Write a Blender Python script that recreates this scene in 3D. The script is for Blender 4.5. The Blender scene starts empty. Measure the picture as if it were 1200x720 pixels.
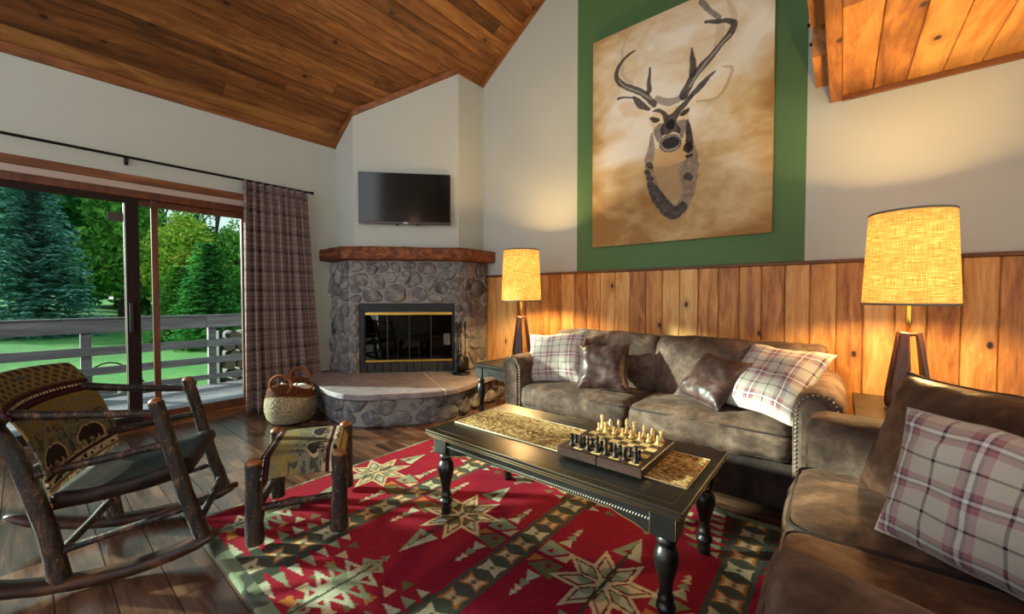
import bpy, math, random
import numpy as np
from mathutils import Vector, Matrix, noise as mn

C = bpy.context.scene.collection
R = random.Random(7)
PI = math.pi
V = Vector


def lin(h):
    h = h.lstrip('#')
    o = []
    for k in (0, 2, 4):
        v = int(h[k:k + 2], 16) / 255
        o.append(v / 12.92 if v <= .04045 else ((v + .055) / 1.055) ** 2.4)
    return tuple(o) + (1.0,)


# ------------------------------------------------------------------ mesh builder
class MB:
    def __init__(s):
        s.v = []; s.f = []; s.m = []; s.sm = []; s.uv = {}; s.col = {}

    def add(s, vs, fs, mi=0, sm=True, uv=None, col=None):
        b = len(s.v)
        s.v.extend([tuple(p) for p in vs])
        for f in fs:
            s.f.append(tuple(b + i for i in f)); s.m.append(mi); s.sm.append(sm)
        if uv is not None:
            for i, q in enumerate(uv): s.uv[b + i] = q
        if col is not None:
            for i, q in enumerate(col): s.col[b + i] = q
        return s

    def box(s, a, b, mi=0, bev=0.0, M=None):
        x0, y0, z0 = a; x1, y1, z1 = b
        if bev <= 0:
            vs = [(x, y, z) for z in (z0, z1) for y in (y0, y1) for x in (x0, x1)]
            fs = [(0, 2, 3, 1), (4, 5, 7, 6), (0, 1, 5, 4), (2, 6, 7, 3), (0, 4, 6, 2), (1, 3, 7, 5)]
        else:
            bev = min(bev, (x1 - x0) * .45, (y1 - y0) * .45, (z1 - z0) * .45)
            vs, fs = [], []
            idx = {}
            for cx in (0, 1):
                for cy in (0, 1):
                    for cz in (0, 1):
                        X = (x0, x1)[cx]; Y = (y0, y1)[cy]; Z = (z0, z1)[cz]
                        ix = (x0 + bev, x1 - bev)[cx]; iy = (y0 + bev, y1 - bev)[cy]; iz = (z0 + bev, z1 - bev)[cz]
                        for k, p in enumerate(((X, iy, iz), (ix, Y, iz), (ix, iy, Z))):
                            idx[(cx, cy, cz, k)] = len(vs); vs.append(p)
            g = lambda *k: idx[k]
            for c in (0, 1):
                fs.append([g(c, 0, 0, 0), g(c, 1, 0, 0), g(c, 1, 1, 0), g(c, 0, 1, 0)])
                fs.append([g(0, c, 0, 1), g(1, c, 0, 1), g(1, c, 1, 1), g(0, c, 1, 1)])
                fs.append([g(0, 0, c, 2), g(1, 0, c, 2), g(1, 1, c, 2), g(0, 1, c, 2)])
            for a_ in (0, 1):
                for b_ in (0, 1):
                    fs.append([g(0, a_, b_, 1), g(1, a_, b_, 1), g(1, a_, b_, 2), g(0, a_, b_, 2)])
                    fs.append([g(a_, 0, b_, 0), g(a_, 1, b_, 0), g(a_, 1, b_, 2), g(a_, 0, b_, 2)])
                    fs.append([g(a_, b_, 0, 0), g(a_, b_, 1, 0), g(a_, b_, 1, 1), g(a_, b_, 0, 1)])
            for a_ in (0, 1):
                for b_ in (0, 1):
                    for c in (0, 1):
                        fs.append([g(a_, b_, c, 0), g(a_, b_, c, 1), g(a_, b_, c, 2)])
            cen = V(((x0 + x1) / 2, (y0 + y1) / 2, (z0 + z1) / 2))
            out = []
            for f in fs:
                p = [V(vs[i]) for i in f]
                n = (p[1] - p[0]).cross(p[2] - p[0])
                c_ = sum(p, V()) / len(p)
                out.append(tuple(f) if n.dot(c_ - cen) > 0 else tuple(reversed(f)))
            fs = out
        if M is not None: vs = [M @ V(p) for p in vs]
        return s.add(vs, fs, mi, False)

    def rbox(s, a, b, r, n=10, mi=0, fn=None, M=None, uvs=None):
        """rounded cushion box: a subdivided box whose edges are rounded by r; fn(p, n) -> p moves each point"""
        a = V(a); b = V(b); d = b - a
        nx, ny, nz = [max(3, int(n * q / max(d))) + 2 for q in d]
        idx = {}; vs = []; fs = []; uv = []

        def cl(t, N, L):           # denser towards the edges
            e = r / L
            k = t / N
            if t == 0: return 0.0
            if t == N: return 1.0
            if t == 1: return e * .35
            if t == N - 1: return 1 - e * .35
            return e + (1 - 2 * e) * (t - 2) / max(1, N - 4) if N > 4 else .5

        nx += 3; ny += 3; nz += 3

        def get(i, j, k):
            key = (i, j, k)
            if key in idx: return idx[key]
            p = V((a.x + d.x * cl(i, nx, d.x), a.y + d.y * cl(j, ny, d.y), a.z + d.z * cl(k, nz, d.z)))
            q = V((min(max(p.x, a.x + r), b.x - r), min(max(p.y, a.y + r), b.y - r), min(max(p.z, a.z + r), b.z - r)))
            w = p - q
            nn = w.normalized() if w.length > 1e-9 else V((0, 0, 1))
            p = q + nn * r
            if fn: p = V(fn(p, nn))
            idx[key] = len(vs); vs.append(p)
            return idx[key]

        for i in range(nx):
            for j in range(ny):
                fs.append((get(i, j, 0), get(i, j + 1, 0), get(i + 1, j + 1, 0), get(i + 1, j, 0)))
                fs.append((get(i, j, nz), get(i + 1, j, nz), get(i + 1, j + 1, nz), get(i, j + 1, nz)))
        for i in range(nx):
            for k in range(nz):
                fs.append((get(i, 0, k), get(i + 1, 0, k), get(i + 1, 0, k + 1), get(i, 0, k + 1)))
                fs.append((get(i, ny, k), get(i, ny, k + 1), get(i + 1, ny, k + 1), get(i + 1, ny, k)))
        for j in range(ny):
            for k in range(nz):
                fs.append((get(0, j, k), get(0, j, k + 1), get(0, j + 1, k + 1), get(0, j + 1, k)))
                fs.append((get(nx, j, k), get(nx, j + 1, k), get(nx, j + 1, k + 1), get(nx, j, k + 1)))
        if M is not None: vs = [M @ p for p in vs]
        return s.add(vs, fs, mi, True)

    def tube(s, pts, rad, n=10, mi=0, cap=1, capmi=None, jit=0.0, closed=False, flat=(1, 1), up=None, smcap=False, seed=0):
        pts = [V(p) for p in pts]
        N = len(pts)
        if not isinstance(rad, (list, tuple)): rad = [rad] * N
        vs = []; fs = []
        t0 = None; prev = None
        for i in range(N):
            if closed: t = pts[(i + 1) % N] - pts[i - 1]
            else: t = pts[min(i + 1, N - 1)] - pts[max(i - 1, 0)]
            t.normalize()
            if prev is None:
                u = V(up) if up is not None else (V((0, 0, 1)) if abs(t.z) < .9 else V((1, 0, 0)))
            else: u = V(up) if up is not None else prev
            u = u - t * u.dot(t)
            if u.length < 1e-6: u = t.orthogonal()
            u.normalize(); w = t.cross(u); prev = u
            for k in range(n):
                a = 2 * PI * k / n
                r = rad[i]
                if jit: r *= 1 + jit * mn.noise(V((math.cos(a) * 1.3 + seed, math.sin(a) * 1.3 + seed * 2, i * .9 + seed)))
                vs.append(pts[i] + u * (math.cos(a) * r * flat[0]) + w * (math.sin(a) * r * flat[1]))
        L = N if closed else N - 1
        for i in range(L):
            for k in range(n):
                a = i * n + k; b = i * n + (k + 1) % n
                c = ((i + 1) % N) * n + (k + 1) % n; d = ((i + 1) % N) * n + k
                fs.append((a, b, c, d))
        s.add(vs, fs, mi, True)
        if cap and not closed:
            cm = mi if capmi is None else capmi
            base = len(s.v) - len(vs)
            for e, o in ((0, True), (N - 1, False)):
                ring = [base + e * n + k for k in range(n)]
                s.f.append(tuple(reversed(ring)) if o else tuple(ring)); s.m.append(cm); s.sm.append(smcap)
        return s

    def lathe(s, prof, c=(0, 0, 0), n=24, mi=0, M=None):
        vs = []; fs = []
        for r, z in prof:
            for k in range(n):
                a = 2 * PI * k / n
                vs.append(V((c[0] + r * math.cos(a), c[1] + r * math.sin(a), c[2] + z)))
        for i in range(len(prof) - 1):
            for k in range(n):
                fs.append((i * n + k, i * n + (k + 1) % n, (i + 1) * n + (k + 1) % n, (i + 1) * n + k))
        if prof[0][0] > 1e-4: fs.append(tuple(reversed(range(n))))
        if prof[-1][0] > 1e-4: fs.append(tuple((len(prof) - 1) * n + k for k in range(n)))
        if M is not None: vs = [M @ p for p in vs]
        return s.add(vs, fs, mi, True)

    def prism(s, poly, d0, d1, fr, mi=0, sm=False, capmi=None, bev=0.0):
        """poly: 2-D points; fr(u, v, d) -> 3-D; extruded from d0 to d1"""
        n = len(poly)
        rings = [(d0, 0), (d1, 0)] if bev <= 0 else [(d0, bev), (d0 + bev, 0), (d1 - bev, 0), (d1, bev)]
        cx = sum(p[0] for p in poly) / n; cy = sum(p[1] for p in poly) / n
        vs = []
        for d, ins in rings:
            for i, (u, v) in enumerate(poly):
                if ins:
                    a = V(poly[i - 1]); b = V(poly[i]); c = V(poly[(i + 1) % n])
                    t = ((c - b).normalized() + (b - a).normalized())
                    if t.length < 1e-6: t = (c - b)
                    t.normalize(); nn = V((-t.y, t.x)); 
                    if s._area(poly) < 0: nn = -nn
                    u, v = u + nn.x * ins, v + nn.y * ins
                vs.append(fr(u, v, d))
        fs = []
        for r in range(len(rings) - 1):
            for i in range(n):
                fs.append((r * n + i, r * n + (i + 1) % n, (r + 1) * n + (i + 1) % n, (r + 1) * n + i))
        s.add(vs, fs, mi, sm)
        b = len(s.v) - len(vs)
        cm = mi if capmi is None else capmi
        s.f.append(tuple(b + i for i in reversed(range(n)))); s.m.append(cm); s.sm.append(False)
        s.f.append(tuple(b + (len(rings) - 1) * n + i for i in range(n))); s.m.append(cm); s.sm.append(False)
        return s

    @staticmethod
    def _area(p):
        return sum(p[i - 1][0] * p[i][1] - p[i][0] * p[i - 1][1] for i in range(len(p))) / 2

    def grid(s, nu, nv, fn, mi=0, sm=True, flip=False):
        vs = []; uv = []
        for j in range(nv + 1):
            for i in range(nu + 1):
                vs.append(fn(i / nu, j / nv)); uv.append((i / nu, j / nv))
        w = nu + 1
        fs = []
        for j in range(nv):
            for i in range(nu):
                q = (j * w + i, j * w + i + 1, (j + 1) * w + i + 1, (j + 1) * w + i)
                fs.append(q if not flip else q[::-1])
        return s.add(vs, fs, mi, sm, uv=uv)

    def build(s, name, mats, parent=None, loc=None, fixn=False):
        if not isinstance(mats, (list, tuple)): mats = [mats]
        me = bpy.data.meshes.new(name)
        o3 = V(loc) if loc is not None else (V(parent['_o']) if parent is not None else V((0, 0, 0)))
        vs = np.array([tuple(p) for p in s.v], dtype=np.float64) - np.array(o3)
        me.from_pydata(vs.tolist(), [], s.f)
        for m in mats: me.materials.append(m)
        me.polygons.foreach_set('material_index', s.m)
        me.polygons.foreach_set('use_smooth', s.sm)
        if s.uv:
            ul = me.uv_layers.new(name='UVMap')
            li = np.zeros(len(me.loops), dtype=np.int32); me.loops.foreach_get('vertex_index', li)
            t = np.zeros((len(s.v), 2))
            for k, q in s.uv.items(): t[k] = q
            ul.data.foreach_set('uv', t[li].ravel())
        if s.col:
            ca = me.color_attributes.new('Col', 'FLOAT_COLOR', 'POINT')
            t = np.ones((len(s.v), 4))
            for k, q in s.col.items(): t[k, :len(q)] = q
            ca.data.foreach_set('color', t.ravel())
        if fixn:
            import bmesh
            bm = bmesh.new(); bm.from_mesh(me); bmesh.ops.recalc_face_normals(bm, faces=bm.faces); bm.to_mesh(me); bm.free()
        me.update()
        o = bpy.data.objects.new(name, me)
        C.objects.link(o)
        if parent is not None:
            o.parent = parent; o['_o'] = parent['_o']
        else:
            o.location = o3; o['_o'] = tuple(o3)
        return o


def tag(o, label=None, cat=None, group=None, kind=None):
    if label: o['label'] = label
    if cat: o['category'] = cat
    if group: o['group'] = group
    if kind: o['kind'] = kind
    return o


def thing(name, loc, label, cat, group=None, kind=None):
    o = bpy.data.objects.new(name, None)
    C.objects.link(o)
    o.location = loc; o['_o'] = tuple(loc); o.empty_display_size = .05
    return tag(o, label, cat, group, kind)


def copy_tree(o, parent=None):
    c = o.copy(); C.objects.link(c)
    if parent is not None: c.parent = parent
    for ch in list(o.children): copy_tree(ch, c)
    return c


def struct(mb, name, mats, parent=None, loc=None, **k):
    o = mb.build(name, mats, parent, loc, **k)
    if parent is None: o['kind'] = 'structure'
    return o


# ------------------------------------------------------------------ node DSL
class NT:
    def __init__(s, name):
        s.m = bpy.data.materials.new(name); s.m.use_nodes = True
        s.t = s.m.node_tree; s.t.nodes.clear()
        s.out = s.t.nodes.new('ShaderNodeOutputMaterial')

    def n(s, ty, **k):
        nd = s.t.nodes.new(ty)
        for a, b in k.items(): setattr(nd, a, b)
        return nd

    def lk(s, v, sock):
        if isinstance(v, bpy.types.NodeSocket): s.t.links.new(v, sock)
        elif v is not None:
            if isinstance(v, (tuple, list)) and sock.type == 'RGBA' and len(v) == 3: v = tuple(v) + (1,)
            sock.default_value = v

    def obj(s): return s.n('ShaderNodeTexCoord').outputs['Object']
    def uv(s): return s.n('ShaderNodeTexCoord').outputs['UV']
    def island(s): return s.n('ShaderNodeNewGeometry').outputs['Random Per Island']

    def attr(s, name='Col'):
        nd = s.n('ShaderNodeAttribute', attribute_name=name); return nd.outputs['Color']

    def map(s, vec, sc=(1, 1, 1), loc=(0, 0, 0), rot=(0, 0, 0)):
        nd = s.n('ShaderNodeMapping'); s.lk(vec, nd.inputs[0])
        s.lk(loc, nd.inputs[1]); s.lk(rot, nd.inputs[2]); s.lk(sc, nd.inputs[3]); return nd.outputs[0]

    def noise(s, vec, scale=5, det=4, rough=.5, dist=0, col=False):
        nd = s.n('ShaderNodeTexNoise'); s.lk(vec, nd.inputs['Vector'])
        s.lk(scale, nd.inputs['Scale']); s.lk(det, nd.inputs['Detail']); s.lk(rough, nd.inputs['Roughness']); s.lk(dist, nd.inputs['Distortion'])
        return nd.outputs['Color' if col else 'Fac']

    def vor(s, vec, scale=5, feat='F1', rnd=1, out='Distance'):
        nd = s.n('ShaderNodeTexVoronoi', feature=feat); s.lk(vec, nd.inputs['Vector'])
        s.lk(scale, nd.inputs['Scale']); s.lk(rnd, nd.inputs['Randomness']); return nd.outputs[out]

    def vor2(s, vec, scale=5, out='Distance'):
        nd = s.n('ShaderNodeTexVoronoi', feature='F1', voronoi_dimensions='2D'); s.lk(vec, nd.inputs['Vector'])
        s.lk(scale, nd.inputs['Scale']); s.lk(1.0, nd.inputs['Randomness']); return nd.outputs[out]

    def wave(s, vec, scale=5, dist=0, det=2, dirn='X', prof='SIN'):
        nd = s.n('ShaderNodeTexWave', wave_type='BANDS', bands_direction=dirn, wave_profile=prof); s.lk(vec, nd.inputs['Vector'])
        s.lk(scale, nd.inputs['Scale']); s.lk(dist, nd.inputs['Distortion']); s.lk(det, nd.inputs['Detail']); return nd.outputs['Fac']

    def mt(s, op, a, b=None, c=None, clamp=False):
        nd = s.n('ShaderNodeMath', operation=op, use_clamp=clamp)
        s.lk(a, nd.inputs[0]); s.lk(b, nd.inputs[1]); s.lk(c, nd.inputs[2]); return nd.outputs[0]

    def vm(s, op, a, b=None):
        nd = s.n('ShaderNodeVectorMath', operation=op); s.lk(a, nd.inputs[0])
        if op == 'SCALE': s.lk(b, nd.inputs['Scale'])
        else: s.lk(b, nd.inputs[1])
        return nd.outputs[0]

    def sep(s, v):
        nd = s.n('ShaderNodeSeparateXYZ'); s.lk(v, nd.inputs[0]); return nd.outputs

    def comb(s, x=0, y=0, z=0):
        nd = s.n('ShaderNodeCombineXYZ'); s.lk(x, nd.inputs[0]); s.lk(y, nd.inputs[1]); s.lk(z, nd.inputs[2]); return nd.outputs[0]

    def ramp(s, fac, stops, interp='LINEAR'):
        nd = s.n('ShaderNodeValToRGB'); cr = nd.color_ramp; cr.interpolation = interp
        while len(cr.elements) > 1: cr.elements.remove(cr.elements[-1])
        for i, (p, c) in enumerate(stops):
            e = cr.elements[0] if i == 0 else cr.elements.new(p)
            e.position = p
            e.color = lin(c) if isinstance(c, str) else ((c, c, c, 1) if isinstance(c, (int, float)) else tuple(c))
        s.lk(fac, nd.inputs[0]); return nd.outputs[0]

    def mix(s, f, a, b, mode='MIX'):
        nd = s.n('ShaderNodeMix', data_type='RGBA', blend_type=mode)
        s.lk(f, nd.inputs[0])
        s.lk(lin(a) if isinstance(a, str) else a, nd.inputs[6]); s.lk(lin(b) if isinstance(b, str) else b, nd.inputs[7]); return nd.outputs[2]

    def hsv(s, col, h=.5, sa=1, v=1):
        nd = s.n('ShaderNodeHueSaturation'); s.lk(h, nd.inputs[0]); s.lk(sa, nd.inputs[1]); s.lk(v, nd.inputs[2]); s.lk(col, nd.inputs[4]); return nd.outputs[0]

    def bump(s, h, st=.3, d=.01, nrm=None):
        nd = s.n('ShaderNodeBump'); s.lk(h, nd.inputs['Height']); nd.inputs['Strength'].default_value = st
        nd.inputs['Distance'].default_value = d
        if nrm is not None: s.lk(nrm, nd.inputs['Normal'])
        return nd.outputs[0]

    def fin(s, col=None, rough=.5, nrm=None, **k):
        b = s.n('ShaderNodeBsdfPrincipled')
        if col is not None: s.lk(lin(col) if isinstance(col, str) else col, b.inputs['Base Color'])
        s.lk(rough, b.inputs['Roughness'])
        if nrm is not None: s.lk(nrm, b.inputs['Normal'])
        for a, v in k.items(): s.lk(v, b.inputs[a.replace('_', ' ')])
        s.t.links.new(b.outputs[0], s.out.inputs[0])
        return s.m


def plain(name, col, rough=.5, bumpn=0, bs=60, metal=0.0, spec=.5, var=0.0):
    t = NT(name); o = t.obj()
    c = lin(col)
    if var: c = t.mix(t.mt('MULTIPLY', t.noise(o, 6, 4), var), c, tuple(q * .4 for q in c[:3]) + (1,))
    nr = t.bump(t.noise(o, bs, 4), bumpn, .003) if bumpn else None
    return t.fin(c, rough, nr, Metallic=metal, Specular_IOR_Level=spec)


def wood(name, cols, axis=0, rough=.5, knots=.5, grain=1.0, isl=True, kcol='#2a1408', var=.5, bump=.25, kscale=2.6, fine=1.0, spec=.4, seam=None):
    """planks: grain along axis, a tint of its own per island, knots"""
    t = NT(name); o = t.obj()
    if isl:
        r = t.island()
        off = t.comb(t.mt('MULTIPLY', r, 37.0), t.mt('MULTIPLY', r, 71.0), t.mt('MULTIPLY', r, 13.0))
        p = t.vm('ADD', o, off)
    else:
        r = None; p = o
    st = [1, 1, 1]; st[axis] = .09
    ps = t.map(p, tuple(st))
    wob = t.noise(t.map(p, tuple(.45 if q < 1 else 1.6 for q in st)), 2.2, 2)
    sp_ = t.sep(p); al, ac = {0: (0, 1), 1: (1, 0), 2: (2, 0)}[axis]
    kv = t.comb(t.mt('MULTIPLY', sp_[al], .6), sp_[ac], 0)
    kd = t.vor2(kv, kscale)
    near = t.ramp(kd, [(0, 1.0), (.30, 0.0)])
    g1 = t.noise(t.vm('ADD', ps, t.comb(t.mt('MULTIPLY', wob, .25), t.mt('MULTIPLY', wob, .2), t.mt('MULTIPLY', near, .06 * knots))), 16 * grain, 5, .6, .4)
    g2 = t.noise(ps, 90 * fine, 3, .6)
    f = t.mt('ADD', t.mt('MULTIPLY', g1, .8), t.mt('MULTIPLY', g2, .25))
    if r is not None:
        f = t.mt('ADD', f, t.mt('MULTIPLY', t.mt('SUBTRACT', r, .5), var))
    col = t.ramp(f, [(.33, cols[0]), (.53, cols[1]), (.74, cols[2])])
    if knots > 0:
        pick = t.mt('GREATER_THAN', t.sep(t.vor2(kv, kscale, 'Color'))[0], 1 - knots)
        wk = t.mt('ADD', kd, t.mt('MULTIPLY', t.mt('SUBTRACT', t.noise(p, 60, 2), .5), .02))
        core = t.mt('MULTIPLY', t.ramp(wk, [(.028, 1.0), (.055, 0.0)]), pick)
        halo = t.mt('MULTIPLY', t.ramp(wk, [(.03, .55), (.16, 0.0)]), pick)
        col = t.mix(halo, col, cols[0])
        col = t.mix(core, col, kcol)
    nr = t.bump(t.mt('ADD', g1, t.mt('MULTIPLY', g2, .6)), bump, .004)
    return t.fin(col, t.mt('ADD', rough - .08, t.mt('MULTIPLY', g1, .16)), nr, Specular_IOR_Level=spec)


def plaid(name, base, warp, weft, su, sv, rough=.85, weave=900, ou=0.0, ov=0.0):
    """a woven check from the UV map; warp / weft: (pos, width, colour, weight) within one repeat"""
    t = NT(name); u = t.sep(t.uv())

    def stripes(c, sc, of, items, col, w0):
        x = t.mt('FRACT', t.mt('ADD', t.mt('MULTIPLY', c, sc), of))
        for pos, wd, cc, wt in items:
            d = t.mt('ABSOLUTE', t.mt('SUBTRACT', x, pos))
            col = t.mix(t.mt('MULTIPLY', t.mt('LESS_THAN', d, wd / 2), wt), col, cc)
        return col
    a = stripes(u[0], su, ou, warp, lin(base), 1)
    b = stripes(u[1], sv, ov, weft, lin(base), 1)
    col = t.mix(.5, a, b)
    w = t.mt('MULTIPLY', t.mt('SINE', t.mt('MULTIPLY', u[0], weave)), t.mt('SINE', t.mt('MULTIPLY', u[1], weave)))
    nz = t.noise(t.obj(), 240, 3)
    col = t.mix(t.mt('MULTIPLY', nz, .28), col, t.mix(1, col, (.25, .22, .2, 1), 'MULTIPLY'))
    nr = t.bump(t.mt('ADD', w, nz), .25, .0015)
    return t.fin(col, rough, nr, Sheen_Weight=.15, Specular_IOR_Level=.2)


def suede(name, c0, c1, c2, rough=.55, spec=.35, sheen=.25):
    t = NT(name); o = t.obj()
    a = t.noise(o, 5, 5, .6, .8); b = t.noise(o, 28, 4, .6)
    f = t.mt('ADD', t.mt('MULTIPLY', a, .75), t.mt('MULTIPLY', b, .3))
    col = t.ramp(f, [(.37, c0), (.53, c1), (.72, c2)])
    nr = t.bump(t.mt('ADD', t.mt('MULTIPLY', t.noise(o, 14, 4, .55, 1.2), 1.0), t.mt('MULTIPLY', t.noise(o, 130, 3), .12)), .32, .012)
    return t.fin(col, rough, nr, Sheen_Weight=sheen, Specular_IOR_Level=spec, Sheen_Roughness=.3, Sheen_Tint=lin('#b89a84'))

# ------------------------------------------------------------------ materials
M = {}
M['paint'] = (lambda t: t.fin(lin('#b3b6ad'), .75, t.bump(t.noise(t.obj(), 45, 5, .6), .12, .004)))(NT('wall_paint'))
M['green'] = (lambda t: t.fin(lin('#4c6e42'), .7, t.bump(t.noise(t.obj(), 45, 5, .6), .12, .004)))(NT('green_paint'))
M['ceil'] = wood('ceiling_pine', ['#472a12', '#744822', '#9a6c3a'], axis=1, rough=.5, knots=.75, var=.28, bump=.12, kscale=3.3, spec=.3)
M['loft'] = wood('loft_pine', ['#6e3e16', '#a2682c', '#c08a46'], axis=1, rough=.5, knots=.5, var=.3, bump=.15, kscale=2.9)
M['trimwood'] = wood('trim_pine', ['#4c2a14', '#7a4a26', '#976338'], axis=0, rough=.5, knots=.2, var=.3)
M['trimwoodY'] = wood('trim_pine_y', ['#4a2812', '#784622', '#966036'], axis=1, rough=.5, knots=.3, var=.3)
M['cedar'] = wood('cedar_boards', ['#8a4f1f', '#c58743', '#deb06e'], axis=2, rough=.5, knots=.6, var=.3, kscale=3.2, bump=.3)
M['floor'] = wood('floor_plank', ['#2e1d16', '#553a2b', '#7d5b45'], axis=0, rough=.23, knots=.12, var=.32, bump=.3, spec=.5)
M['grout'] = plain('floor_grout', '#54483f', .9)
M['doorwood'] = wood('door_wood', ['#3a1a0e', '#5a2c16', '#74401f'], axis=2, rough=.4, knots=0, isl=False)
M['doordark'] = plain('door_dark_frame', '#24140f', .75, spec=.2)
M['casing'] = plain('casing_beige', '#a8948a', .6)
M['rodmetal'] = plain('rod_metal', '#1d1a19', .4, metal=.6)
M['black'] = plain('black_metal', '#121212', .45, metal=.3)
M['blackbrick'] = plain('black_brick', '#1c1b1b', .7, .4)
M['brass'] = plain('brass', '#c9a24a', .3, metal=1.0)
M['soot'] = plain('firebox_soot', '#191715', .9, .5, var=.5)
M['mantel'] = wood('mantel_beam', ['#24110a', '#5e2e17', '#9a5a2e'], axis=0, rough=.7, knots=.5, var=.25, bump=.6, grain=1.4)


def glass(name, tint='#ffffff', refl=.06, rough=0.0):
    t = NT(name)
    tr = t.n('ShaderNodeBsdfTransparent'); tr.inputs[0].default_value = lin(tint)
    gl = t.n('ShaderNodeBsdfGlossy'); gl.inputs['Roughness'].default_value = rough
    lw = t.n('ShaderNodeLayerWeight'); lw.inputs[0].default_value = .5
    mx = t.n('ShaderNodeMixShader')
    t.lk(t.mt('ADD', t.mt('MULTIPLY', t.mt('POWER', lw.outputs['Facing'], 5.0), .5), refl), mx.inputs[0])
    t.t.links.new(tr.outputs[0], mx.inputs[1]); t.t.links.new(gl.outputs[0], mx.inputs[2])
    t.t.links.new(mx.outputs[0], t.out.inputs[0])
    return t.m


M['glass'] = glass('door_glass', '#c4d0c9', .0)
M['fireglass'] = glass('fire_glass', '#55524f', .035, .02)


def stone_mat(name, cols, mortar=False):
    t = NT(name); o = t.obj(); r = t.island()
    a = t.noise(t.vm('ADD', o, t.comb(t.mt('MULTIPLY', r, 50.0), 0, 0)), 9, 6, .65, .5)
    f = t.mt('ADD', t.mt('MULTIPLY', r, .75), t.mt('MULTIPLY', t.mt('SUBTRACT', a, .5), .9))
    col = t.ramp(f, cols)
    sp = t.noise(o, 60, 4, .7)
    col = t.mix(t.ramp(sp, [(.58, 0.0), (.8, .5)]), col, '#b9b4b2')
    nr = t.bump(t.mt('ADD', a, t.mt('MULTIPLY', sp, .5)), .55, .012)
    return t.fin(col, .75, nr, Specular_IOR_Level=.35)


M['stone'] = stone_mat('field_stone', [(0, '#4a4848'), (.2, '#85827f'), (.38, '#5c585a'), (.52, '#949089'), (.66, '#55515a'), (.82, '#8a8076'), (1, '#6a6868')])
M['mortar'] = plain('mortar', '#8f8a84', .9, .6, 30)
M['slab'] = (lambda t: t.fin(t.ramp(t.noise(t.obj(), 5, 6, .65, 1.2), [(.3, '#6b6266'), (.55, '#8a8083'), (.75, '#a0989a')]), .6, t.bump(t.noise(t.obj(), 14, 6, .65), .5, .012)))(NT('hearth_stone'))
M['deck'] = wood('deck_board', ['#5e545b', '#827880', '#a0969d'], axis=1, rough=.6, knots=.1, var=.25)
M['rail'] = wood('rail_board', ['#544a50', '#71666d', '#8c8188'], axis=1, rough=.7, knots=.1, var=.2)


def grass_mat():
    t = NT('lawn_grass'); o = t.obj()
    a = t.noise(o, .5, 4); b = t.noise(t.map(o, (1, 1, 1)), 9, 5, .7)
    f = t.mt('ADD', t.mt('MULTIPLY', a, .6), t.mt('MULTIPLY', b, .45))
    return t.fin(t.ramp(f, [(.35, '#3f7038'), (.55, '#5c8f4c'), (.75, '#8aa565')]), .9, t.bump(b, .6, .05), Specular_IOR_Level=.1)


M['grass'] = grass_mat()


def leaf_mat(name, cols):
    t = NT(name)
    r = t.island(); o = t.obj()
    f = t.mt('ADD', t.mt('MULTIPLY', r, .6), t.mt('MULTIPLY', t.noise(o, .9, 3), .45))
    col = t.ramp(f, [(.1 + .75 * i / (len(cols) - 1), c) for i, c in enumerate(cols)])
    d = t.n('ShaderNodeBsdfDiffuse'); tl = t.n('ShaderNodeBsdfTranslucent'); mx = t.n('ShaderNodeMixShader')
    t.lk(col, d.inputs[0]); t.lk(col, tl.inputs[0]); mx.inputs[0].default_value = .35
    t.t.links.new(d.outputs[0], mx.inputs[1]); t.t.links.new(tl.outputs[0], mx.inputs[2]); t.t.links.new(mx.outputs[0], t.out.inputs[0])
    return t.m


M['spruce'] = leaf_mat('spruce_needles', ['#27504a', '#4f8578', '#86b8ab', '#a8cfc4'])
M['leafA'] = leaf_mat('maple_leaves', ['#4a7a28', '#86b83c', '#bcd455', '#e6dc66'])
M['leafB'] = leaf_mat('dark_leaves', ['#1c4a26', '#38783c', '#56984e', '#78b45e'])
M['leafC'] = leaf_mat('mid_leaves', ['#2f6a2c', '#55983f', '#82ba55', '#a8cf6c'])
M['bark'] = plain('tree_bark', '#4a4038', .9, .6, 20, var=.5)
M['rock'] = plain('garden_rock', '#5c5854', .85, .6, 12, var=.5)

# ------------------------------------------------------------------ the room
XL, YB = -4.6, 3.6
CS = .68
zc = lambda x: 2.945 + CS * (x - XL)
YF = -3.4
DZ = 2.05            # top of the sliding-door opening
DY0, DY1 = -1.75, 1.5

mb = MB(); mb.box((XL - .1, YF, -.08), (2.6, YB, -.004))
floor = mb
y = YF; row = 0
while y < YB:
    x = XL - R.uniform(0, .9)
    while x < 2.6:
        L = R.choice([.6, .9, .9, 1.2])
        a, b = max(x, XL), min(x + L, 2.6)
        if b - a > .02: floor.box((a + .0018, y + .0018, -.004), (b - .0018, min(y + .1482, YB), R.uniform(-.0004, .0004)), 1)
        x += L
    y += .15; row += 1
struct(floor, 'floor', [M['grout'], M['floor']])

# ceiling: planks running along the room, on the slope
sl = math.atan(CS); cx_, sx_ = math.cos(sl), math.sin(sl)
mb = MB(); s0 = 0.0
while s0 < 6.35:
    y = YF - R.uniform(0, 1.5)
    while y < YB:
        L = R.choice([3.0, 4.2, 5.0])
        M4 = Matrix(((cx_, 0, -sx_, XL), (0, 1, 0, 0), (sx_, 0, cx_, 2.945), (0, 0, 0, 1)))
        a, b = max(y, YF), min(y + L, YB)
        if b - a > .05: mb.box((s0 + .0015, a + .001, 0), (s0 + .1365, b - .001, .02), 0, .004, M=M4)
        y += L
    s0 += .138
M4 = Matrix(((cx_, 0, -sx_, XL), (0, 1, 0, 0), (sx_, 0, cx_, 2.945), (0, 0, 0, 1)))
mb.box((0, YF, .021), (6.35, YB, .06), 0, M=M4)
struct(mb, 'ceiling', [M['ceil']])
xr = XL + 6.35 * cx_
mb = MB(); zt = zc(xr)
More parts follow.
